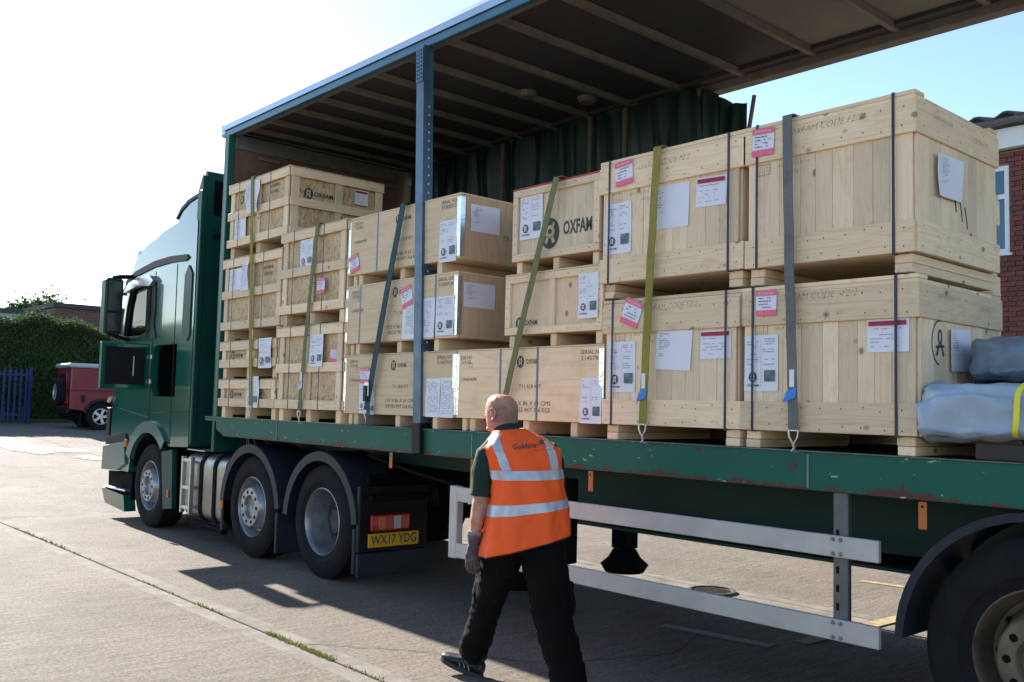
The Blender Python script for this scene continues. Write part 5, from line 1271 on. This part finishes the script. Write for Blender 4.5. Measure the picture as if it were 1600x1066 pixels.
for k in range(5):
    a = 2*pi*k/5; u = Vector((0, cos(a), sin(a))); p = Vector((0, -sin(a), cos(a)))
    q = [u*.05+p*.035, u*.05-p*.035, u*.215-p*.045, u*.215+p*.045]; cr.face([(.085, v.y, v.z) for v in q]); 
crm = cr.mesh('rim', [plain('alloy_wheel', (.5, .5, .52), .4, .5), BLK2], .5)
for (x, y, r) in ((.72, 0, 0), (-.72, 0, pi), (.72, 2.15, 0), (-.72, 2.15, pi)):
    wv = place(ctm, 'wheel', jp, (x, y, .395), (0, 0, r)); place(crm, 'rim', wv)
wv = place(ctm, 'spare_wheel', jp, (.18, -1.04, 1.08), (0, 0, -pi/2)); place(crm, 'rim', wv)
lth = MB()
for k in range(10):
    a = pi*(.08+.84*k/10); b = pi*(.08+.84*(k+1)/10)
    lth.face([(.80, .45*cos(a), .42+.45*sin(a)), (.86, .47*cos(a), .42+.47*sin(a)), (.86, .47*cos(b), .42+.47*sin(b)), (.80, .45*cos(b), .42+.45*sin(b))]); lth.face([(.861, .42*cos(a), .42+.42*sin(a)), (.861, .50*cos(a), .42+.50*sin(a)), (.861, .50*cos(b), .42+.50*sin(b)), (.861, .42*cos(b), .42+.42*sin(b))])
lth.build('wheel_arch', BLK, jp)

# ------------------------------------------------------------------ the man
SKIN = plain('skin', (.47, .215, .145), .55, 0, .3, 24, bump=.35, bs=130)
SCALP = SKIN
VEST = plain('orange_vest_fabric', (.95, .105, .010), .7, 0, .05, 6, bump=.12, bs=240)
SILV = plain('reflective_tape', (.50, .50, .54), .45, .25, .12, 10)
POLO = plain('dark_green_polo', (.006, .022, .016), .85, 0, .2, 20, bump=.2, bs=200)
TROU = plain('black_trousers', (.005, .0045, .0045), .9, 0, .25, 9, bump=.25, bs=160, spec=.12)
GLOV = plain('work_glove', (.10, .065, .075), .85, 0, .7, 22, bump=.5, bs=80)
SHOE = plain('black_shoe', (.012, .012, .014), .45, 0, .2); SOLE = plain('shoe_sole', (.03, .03, .03), .8)
d0 = 5.15; yaw_ = radians(-48.3656)
man = empty('person', (d0*sin(yaw_), d0*cos(yaw_), 0), -yaw_, label='man in orange high-visibility vest and black trousers walking past the trailer', cat='person')
def limb(mb, pts, n=18):
    """pts: (x,y,z,ra,rb,ang) elliptical rings, ra along direction 'ang' in the horizontal plane"""
    V = [Vector(p[:3]) for p in pts]; idx = []
    for k, p in enumerate(pts):
        d = (V[min(k+1, len(V)-1)]-V[max(k-1, 0)]).normalized(); ra, rb, an = p[3], p[4] if len(p) > 4 else p[3], p[5] if len(p) > 5 else 0
        a = Vector((cos(an), sin(an), 0)); a = (a-d*a.dot(d)).normalized(); b = d.cross(a); i = len(mb.v); idx.append(i)
        mb.v += [tuple(V[k]+a*ra*cos(2*pi*j/n)+b*rb*sin(2*pi*j/n)) for j in range(n)]
    for k in range(len(pts)-1):
        for j in range(n): mb.f.append((idx[k]+j, idx[k]+(j+1) % n, idx[k+1]+(j+1) % n, idx[k+1]+j)); mb.m.append(0)
    mb.f.append(tuple(idx[0]+j for j in range(n))[::-1]); mb.m.append(0); mb.f.append(tuple(idx[-1]+j for j in range(n))); mb.m.append(0)
def ball(mb, c, r, n=14):
    cx, cy, cz = c; rx, ry, rz = r if isinstance(r, tuple) else (r, r, r); idx = []
    for i in range(1, n):
        t = pi*i/n; idx.append(len(mb.v)); mb.v += [(cx+rx*sin(t)*cos(2*pi*j/n), cy+ry*sin(t)*sin(2*pi*j/n), cz+rz*cos(t)) for j in range(n)]
    for k in range(len(idx)-1):
        for j in range(n): mb.f.append((idx[k]+j, idx[k]+(j+1) % n, idx[k+1]+(j+1) % n, idx[k+1]+j)); mb.m.append(0)
    mb.f.append(tuple(idx[0]+j for j in range(n))[::-1]); mb.m.append(0); mb.f.append(tuple(idx[-1]+j for j in range(n))); mb.m.append(0)
def fuse(mb, name, mat, voxel, par, smooth=2, disp=None, **k):
    me = mb.mesh('f', mat); o = bpy.data.objects.new('f', me); COL.objects.link(o)
    r = o.modifiers.new('r', 'REMESH'); r.mode = 'VOXEL'; r.voxel_size = voxel; r.use_smooth_shade = True
    s = o.modifiers.new('s', 'SMOOTH'); s.iterations = smooth; s.factor = .6
    dg = bpy.context.evaluated_depsgraph_get(); m2 = bpy.data.meshes.new_from_object(o.evaluated_get(dg)); bpy.data.objects.remove(o)
    m2.materials.clear(); m2.materials.append(mat)
    if disp:
        nn = [v.normal.copy() for v in m2.vertices]
        for v, n_ in zip(m2.vertices, nn): v.co += n_*disp(v.co)
    for p in m2.polygons: p.use_smooth = True
    return place(m2, name, par, **k)
body_ = MB()
HC = Vector((-.050, .245, 1.530))            # head centre
HD = radians(140)                             # gaze: away and to the left (angle in the u,v plane)
hx, hy = cos(HD), sin(HD); sxv, syv = -hy, hx
def hp_(f, s, z): return (HC.x+hx*f+sxv*s, HC.y+hy*f+syv*s, HC.z+z)
limb(body_, [hp_(.012, 0, -.105)+(.050, .046, HD), hp_(.020, 0, -.085)+(.070, .058, HD), hp_(.012, 0, -.05)+(.087, .068, HD), hp_(.006, 0, -.01)+(.097, .074, HD), hp_(.0, 0, .03)+(.099, .077, HD), hp_(-.004, 0, .06)+(.092, .073, HD), hp_(-.008, 0, .085)+(.072, .058, HD), hp_(-.01, 0, .10)+(.040, .034, HD)], 28)
ball(body_, hp_(.108, 0, -.025), (.016, .014, .020)); ball(body_, hp_(.10, 0, .0), (.012, .010, .024))
ball(body_, hp_(.085, 0, -.095), (.022, .026, .018)); limb(body_, [hp_(.088, -.03, .012)+(.012,), hp_(.094, 0, .014)+(.010,), hp_(.088, .03, .012)+(.012,)], 8)
for s in (1, -1):
    ear = [(.010, .022), (-.002, .030), (-.018, .030), (-.030, .020), (-.034, .002), (-.028, -.018), (-.014, -.032), (.0, -.040)]
    limb(body_, [hp_(f_, s*(.086 if k in (0, 7) else .094), z_-.008)+(.0065,) for k, (f_, z_) in enumerate(ear)], 8)
    ball(body_, hp_(-.008, s*.080, -.010), (.018, .010, .028))
limb(body_, [hp_(-.085, -.035, -.075)+(.012,), hp_(-.098, 0, -.080)+(.013,), hp_(-.085, .035, -.075)+(.012,)], 8)
limb(body_, [(-.005, .20, 1.34, .075, .07), (-.015, .215, 1.42, .060, .060), (-.030, .232, 1.47, .058, .058), HC.to_tuple()[:2]+(1.50, .055, .055)], 20)
tw = radians(14)
limb(body_, [(.09, .13, .80, .17, .12, tw), (.095, .14, .95, .165, .115, tw), (.09, .16, 1.15, .17, .115, tw), (.07, .19, 1.30, .17, .10, tw), (.04, .20, 1.36, .11, .08, tw)], 24)
# left arm down, right arm bent in front
limb(body_, [(-.075, .17, 1.33, .055), (-.13, .16, 1.28, .052), (-.145, .15, 1.16, .048), (-.150, .155, 1.06, .046), (-.158, .15, 1.00, .046), (-.170, .14, .93, .040), (-.178, .135, .86, .031), (-.180, .135, .81, .029)], 16)
limb(body_, [(.21, .22, 1.33, .055), (.26, .26, 1.22, .05), (.27, .31, 1.08, .045), (.22, .42, 1.00, .04), (.14, .50, 1.02, .030)], 16)
limb(body_, [(.0, .15, .85, .11), (-.075, .24, .60, .085), (-.10, .32, .44, .058), (-.135, .38, .30, .055), (-.185, .45, .12, .042)], 16)
limb(body_, [(.18, .12, .85, .11), (.215, .08, .62, .085), (.245, .04, .44, .058), (.30, .0, .26, .055), (.345, -.01, .08, .042)], 16)
fuse(body_, 'body', SKIN, .005, man, 3, lambda c: noise.noise(c*45)*.0012)
# face details
ey = MB()
for s in (1, -1): ball(ey, hp_(.085, s*.032, -.002), .010, 8)
ey.build('eyes', plain('eye_white', (.6, .58, .55), .3), man, smooth=3.)
bw = MB()
for s in (1, -1): limb(bw, [hp_(.090, s*.018, .022)+(.005,), hp_(.088, s*.036, .025)+(.005,), hp_(.078, s*.05, .018)+(.003,)], 6)
bw.build('eyebrows', plain('grey_hair', (.30, .27, .25), .9), man)
hair = MB(); rgm = np.random.default_rng(8)
# cropped hair: short grey stubble round the back and sides
hp_pts = []
while len(hp_pts) < 7000:
    t = rgm.uniform(-1, 1); a = rgm.uniform(0, 2*pi); z = rgm.uniform(-.055, .075)
    f, s = .099*cos(a), .078*sin(a)
    if cos(a) > .30-rgm.random()*.25 or rgm.random() < max(0, (z-.0)/.07): continue
    sc = math.sqrt(max(0, 1-(max(0, z-.03)/.072)**2))
    hp_pts.append((hp_(f*sc-.001, s*sc, z), (hx*cos(a)+sxv*sin(a), hy*cos(a)+syv*sin(a))))
for p, nrm_ in hp_pts:
    l_ = .0035; e = .0006; hair.face([(p[0]-e, p[1], p[2]), (p[0]+e, p[1], p[2]), (p[0]+nrm_[0]*l_, p[1]+nrm_[1]*l_, p[2]-.004)])
hair.build('cropped_hair', plain('stubble_grey', (.30, .22, .18), .9), man, kind='stuff')
# trousers
tro = MB()
limb(tro, [(.095, .135, .93, .20, .145, tw), (.095, .13, .85, .208, .155, tw), (.09, .13, .76, .215, .16, tw)], 26)
limb(tro, [(-.005, .14, .82, .125, .13), (-.035, .19, .70, .118, .12), (-.070, .245, .58, .10, .105), (-.098, .31, .45, .086, .092), (-.130, .37, .32, .082, .09), (-.165, .425, .20, .086, .092), (-.190, .455, .115, .084, .095)], 22)
limb(tro, [(.185, .12, .82, .125, .13), (.212, .09, .70, .128, .125), (.232, .06, .58, .118, .115), (.252, .035, .45, .106, .10), (.290, .005, .32, .100, .098), (.330, -.01, .18, .100, .10), (.350, -.012, .075, .098, .105)], 22)
def crease(co):
    k = 1+1.2*max(0, .75-co.z)
    return (noise.noise(co*9)*.008+noise.noise(Vector((co.x*14, co.y*14, co.z*34)))*.006*k+abs(noise.noise(Vector((co.x*22+3, co.y*20, co.z*12+co.x*25))))*.005)
fuse(tro, 'trousers', TROU, .008, man, 3, crease)
pk = MB(); limb(pk, [(-.155, .27, .60, .02, .05), (-.170, .30, .50, .022, .055), (-.172, .325, .43, .018, .05)], 12); limb(pk, [(.345, .06, .62, .02, .05), (.352, .05, .52, .024, .055), (.350, .035, .44, .02, .05)], 12)
fuse(pk, 'cargo_pockets', TROU, .006, man, 2, crease)
# polo shirt
po = MB()
limb(po, [(.10, .14, .865, .20, .150, tw), (.10, .145, .95, .195, .145, tw), (.09, .165, 1.15, .175, .13, tw), (.075, .19, 1.29, .18, .11, tw), (.04, .205, 1.37, .12, .085, tw)], 26)
limb(po, [(-.07, .175, 1.33, .068), (-.125, .165, 1.29, .070), (-.143, .155, 1.20, .066), (-.146, .155, 1.12, .064), (-.148, .155, 1.065, .066)], 18)
limb(po, [(.20, .215, 1.33, .068), (.25, .25, 1.25, .066), (.265, .29, 1.14, .062)], 18)
limb(po, [(-.005, .205, 1.38, .078, .074), (-.018, .218, 1.435, .070, .067), (-.022, .222, 1.452, .068, .066)], 20)
def crease2(co): return noise.noise(co*14)*.006+abs(noise.noise(Vector((co.x*18, co.y*18, co.z*9))))*.005
fuse(po, 'polo_shirt', POLO, .007, man, 3, crease2)
# vest: parametric shell
VR = [(.800, .098, .135, .247, .185), (.88, .106, .138, .237, .178), (.97, .112, .143, .222, .170), (1.07, .108, .152, .200, .158), (1.16, .100, .165, .192, .150), (1.24, .085, .180, .197, .142), (1.31, .068, .192, .214, .130), (1.355, .056, .199, .214, .115), (1.385, .042, .205, .172, .100), (1.412, .020, .212, .125, .088), (1.430, .004, .216, .094, .080), (1.440, -.006, .218, .082, .076)]
def vest_pt(a, z, off=0.):
    for k in range(len(VR)-1):
        if z <= VR[k+1][0] or k == len(VR)-2: break
    A, B = VR[k], VR[k+1]; t = (z-A[0])/(B[0]-A[0]); t = max(min(t, 1), 0)
    c = [A[i]+(B[i]-A[i])*t for i in range(1, 5)]
    fold = .0045*sin(a*9+z*8)+.009*noise.noise(Vector((cos(a)*2.2, sin(a)*2.2, z*6)))+.006*noise.noise(Vector((cos(a)*6, sin(a)*6, z*15)))
    fold *= min(1, (1.46-z)*8)*1.2
    ra, rb = c[2]+fold+off, c[3]+fold+off
    ca, sa = cos(a), sin(a); p = .86
    ex, ey_ = ra*abs(ca)**p*(1 if ca > 0 else -1), rb*abs(sa)**p*(1 if sa > 0 else -1)
    x = c[0]+ex*cos(tw)-ey_*sin(tw); y = c[1]+ex*sin(tw)+ey_*cos(tw)
    tilt = .20*(1.15-z)/.35*(x-.10) if z < 1.15 else 0.
    tilt2 = max(0, 1.25-z)*.16*(x-.1)
    sh = -.018*((x-.04)/.2)**2*(1 if z > 1.33 else 0)
    return Vector((x, y, z+tilt*.9+tilt2+sh+.05*(x-.05)*max(0, (z-1.1)/.3)))
def shell(zs, angs, off, mat, name, par, closed, th=.004):
    mb = MB(); nz, na = len(zs), len(angs)
    for z in zs:
        for a in angs: mb.v.append(tuple(vest_pt(a, z, off)))
    for i in range(nz-1):
        for j in range(na if closed else na-1):
            b = (j+1) % na; mb.f.append((i*na+j, i*na+b, (i+1)*na+b, (i+1)*na+j)); mb.m.append(0)
    o = mb.build(name, mat, par, smooth=3.)
    return o
angs = [2*pi*j/96 for j in range(96)]
zs = list(np.linspace(.80, 1.44, 60))
vest = shell(zs, angs, .006, VEST, 'high_visibility_vest', man, True)
sol = vest.modifiers.new('s', 'SOLIDIFY'); sol.thickness = .005; sol.offset = 0
for (za, zb) in ((1.165, 1.215), (.985, 1.04)): shell(list(np.linspace(za, zb, 5)), angs, .0105, SILV, 'reflective_band', vest, True)
# vertical braces over the shoulders (back, then front)
def brace_(sgn, back):
    mb = MB(); zs_ = np.linspace(1.217, 1.425, 26); n = 5; rows = []
    for z in zs_:
        t = (z-1.217)/(1.425-1.217)
        if sgn < 0: u0 = -.012-.085*t+.03*max(0, t-.85)/.15; wd = .052
        else: u0 = .258-.05*t-.07*max(0, t-.75)/.25; wd = .045
        row = []
        for k in range(n):
            u = u0+wd*(k/(n-1)-.5)+.0
            # find angle on the shell at this u
            best = None
            for j in range(120):
                a = (pi+pi*j/120) if back else (pi*j/120)
                p = vest_pt(a, z, .0108); e = abs(p.x-u)
                if best is None or e < best[0]: best = (e, p)
            row.append(best[1])
        rows.append(row)
    for r in rows: mb.v += [tuple(p) for p in r]
    for i in range(len(rows)-1):
        for k in range(n-1): mb.f.append((i*n+k, i*n+k+1, (i+1)*n+k+1, (i+1)*n+k)); mb.m.append(0)
    mb.build('reflective_brace', SILV, vest, smooth=3.)
for s in (-1, 1): brace_(s, True); brace_(s, False)
# edging at hem
hem = MB(); P = [vest_pt(a, .802, .008) for a in angs]; P.append(P[0]); hem.tube(P, .0035, 5, False); hem.build('hem_binding', plain('dark_binding', (.06, .015, .01), .8), vest)
# lettering wrapped on to the back
dg = bpy.context.evaluated_depsgraph_get(); bv = BVHTree.FromObject(vest.evaluated_get(dg), dg)
def wrap_text(s, u, z, h, rot, mat, width, bold=.0, star=False):
    mb = MB()
    if star:
        mb.face([(u+h*(1 if k % 2 == 0 else .42)*cos(pi/2+k*pi/5+.2), 0, z+h*(1 if k % 2 == 0 else .42)*sin(pi/2+k*pi/5+.2)) for k in range(10)])
    else: add_text(mb, s, u, z, h, 0, 0, bold=bold, width=width, rot=rot)
    nv = []
    for x, y, zz in mb.v:
        hit = bv.ray_cast(Vector((x, -1.2, zz)), Vector((0, 1, 0)))
        nv.append((x, hit[0].y-.0035 if hit[0] else -.02, zz))
    mb.v = nv; mb.build('vest_lettering', mat, vest)
wrap_text('Goldstar', .090, 1.350, .030, .10, INK, .150, .012)
wrap_text('', .180, 1.373, .023, 0, INK, 0, star=True)
wrap_text('transport', .150, 1.327, .007, .12, INK, .035)
# glove with five fingers
gl = MB()
limb(gl, [(-.178, .137, .865, .044), (-.180, .137, .83, .041), (-.181, .137, .80, .036), (-.184, .13, .77, .040, .026, .5), (-.188, .125, .74, .046, .027, .5), (-.188, .122, .705, .044, .025, .5)], 16)
for k, (dx, L_) in enumerate(((-.036, .068), (-.012, .078), (.012, .074), (.034, .060))):
    bx, by, bz = -.188+dx*cos(.5), .122+dx*sin(.5), .705
    limb(gl, [(bx, by, bz, .0115), (bx+.004, by+.004, bz-L_*.45, .0108), (bx+.014, by+.018, bz-L_*.78, .010), (bx+.020, by+.036, bz-L_*.88, .0085)], 8)
limb(gl, [(-.165, .15, .765, .014), (-.150, .172, .735, .013), (-.146, .182, .705, .0115), (-.150, .186, .682, .0095)], 8)
fuse(gl, 'glove', GLOV, .0045, man, 2, lambda c: noise.noise(c*60)*.002)
cb = MB(); limb(cb, [(-.178, .137, .872, .046), (-.179, .137, .846, .046)], 16); fuse(cb, 'glove_cuff', plain('glove_cuff_pale', (.20, .16, .19), .8, 0, .6, 40), .004, man, 1)
gr_ = MB(); limb(gr_, [(.16, .48, 1.02, .034), (.12, .52, 1.03, .040, .028), (.08, .54, 1.03, .036, .024)], 12)
for k in range(4): limb(gr_, [(.085, .53+.0*k, 1.06-.02*k, .0105), (.045, .535, 1.06-.02*k, .0105), (.03, .52, 1.055-.02*k, .009)], 8)
limb(gr_, [(.12, .51, 1.06, .013), (.09, .50, 1.085, .011)], 8)
fuse(gr_, 'glove', GLOV, .005, man, 2)
# shoes
def shoe(hx_, hy_, hz_, dirn, pitch, par):
    s = empty('shoe_tmp'); bpy.data.objects.remove(s)
    mb = MB(); ml_ = MB()
    limb(mb, [(-.03, 0, .085, .045, .048), (.0, 0, .10, .047, .05)], 14)
    prof = [(-.055, .018, .030, .045), (-.045, .036, .040, .06), (-.0, .040, .048, .075), (.06, .042, .046, .066), (.12, .046, .040, .048), (.17, .046, .034, .038), (.205, .036, .026, .030), (.222, .018, .018, .02)]
    idx = []
    for x, wd, h, hh in prof:
        idx.append(len(mb.v)); mb.v += [(x, wd*cos(2*pi*j/16), .022+hh*.55+hh*.55*sin(2*pi*j/16)) for j in range(16)]
    for k in range(len(idx)-1):
        for j in range(16): mb.f.append((idx[k]+j, idx[k]+(j+1) % 16, idx[k+1]+(j+1) % 16, idx[k+1]+j)); mb.m.append(0)
    mb.f.append(tuple(idx[0]+j for j in range(16))[::-1]); mb.m.append(0); mb.f.append(tuple(idx[-1]+j for j in range(16))); mb.m.append(0)
    R_ = Matrix.Translation((hx_, hy_, hz_)) @ Matrix.Rotation(dirn, 4, 'Z') @ Matrix.Rotation(-pitch, 4, 'Y')
    mb.v = [tuple(R_ @ Vector(v)) for v in mb.v]
    o = fuse(mb, 'shoe', SHOE, .006, par, 2)
    ol = []
    for k in range(28):
        a = 2*pi*k/28; x = .083+.143*cos(a); yv = (.046 if cos(a) > -.3 else .040)*sin(a)*(1.0 if abs(cos(a)) < .9 else .9); ol.append((x, yv))
    ml_.prism(ol, 'z', -.002, .024); ml_.v = [tuple(R_ @ Vector(v)) for v in ml_.v]; ml_.build('sole', SOLE, o)
    st = MB()
    for k in range(3): st.tube([(.02+k*.03, -.0435, .03), (.045+k*.03, -.036, .062)], .0022, 5)
    for k in range(3): st.tube([(.02+k*.03, .0435, .03), (.045+k*.03, .036, .062)], .0022, 5)
    st.v = [tuple(R_ @ Vector(v)) for v in st.v]; st.build('trim', plain('shoe_trim_grey', (.4, .4, .42), .6), o)
shoe(-.175, .44, .004, radians(158), .28, man)
shoe(.345, -.02, .002, radians(140), 0., man)
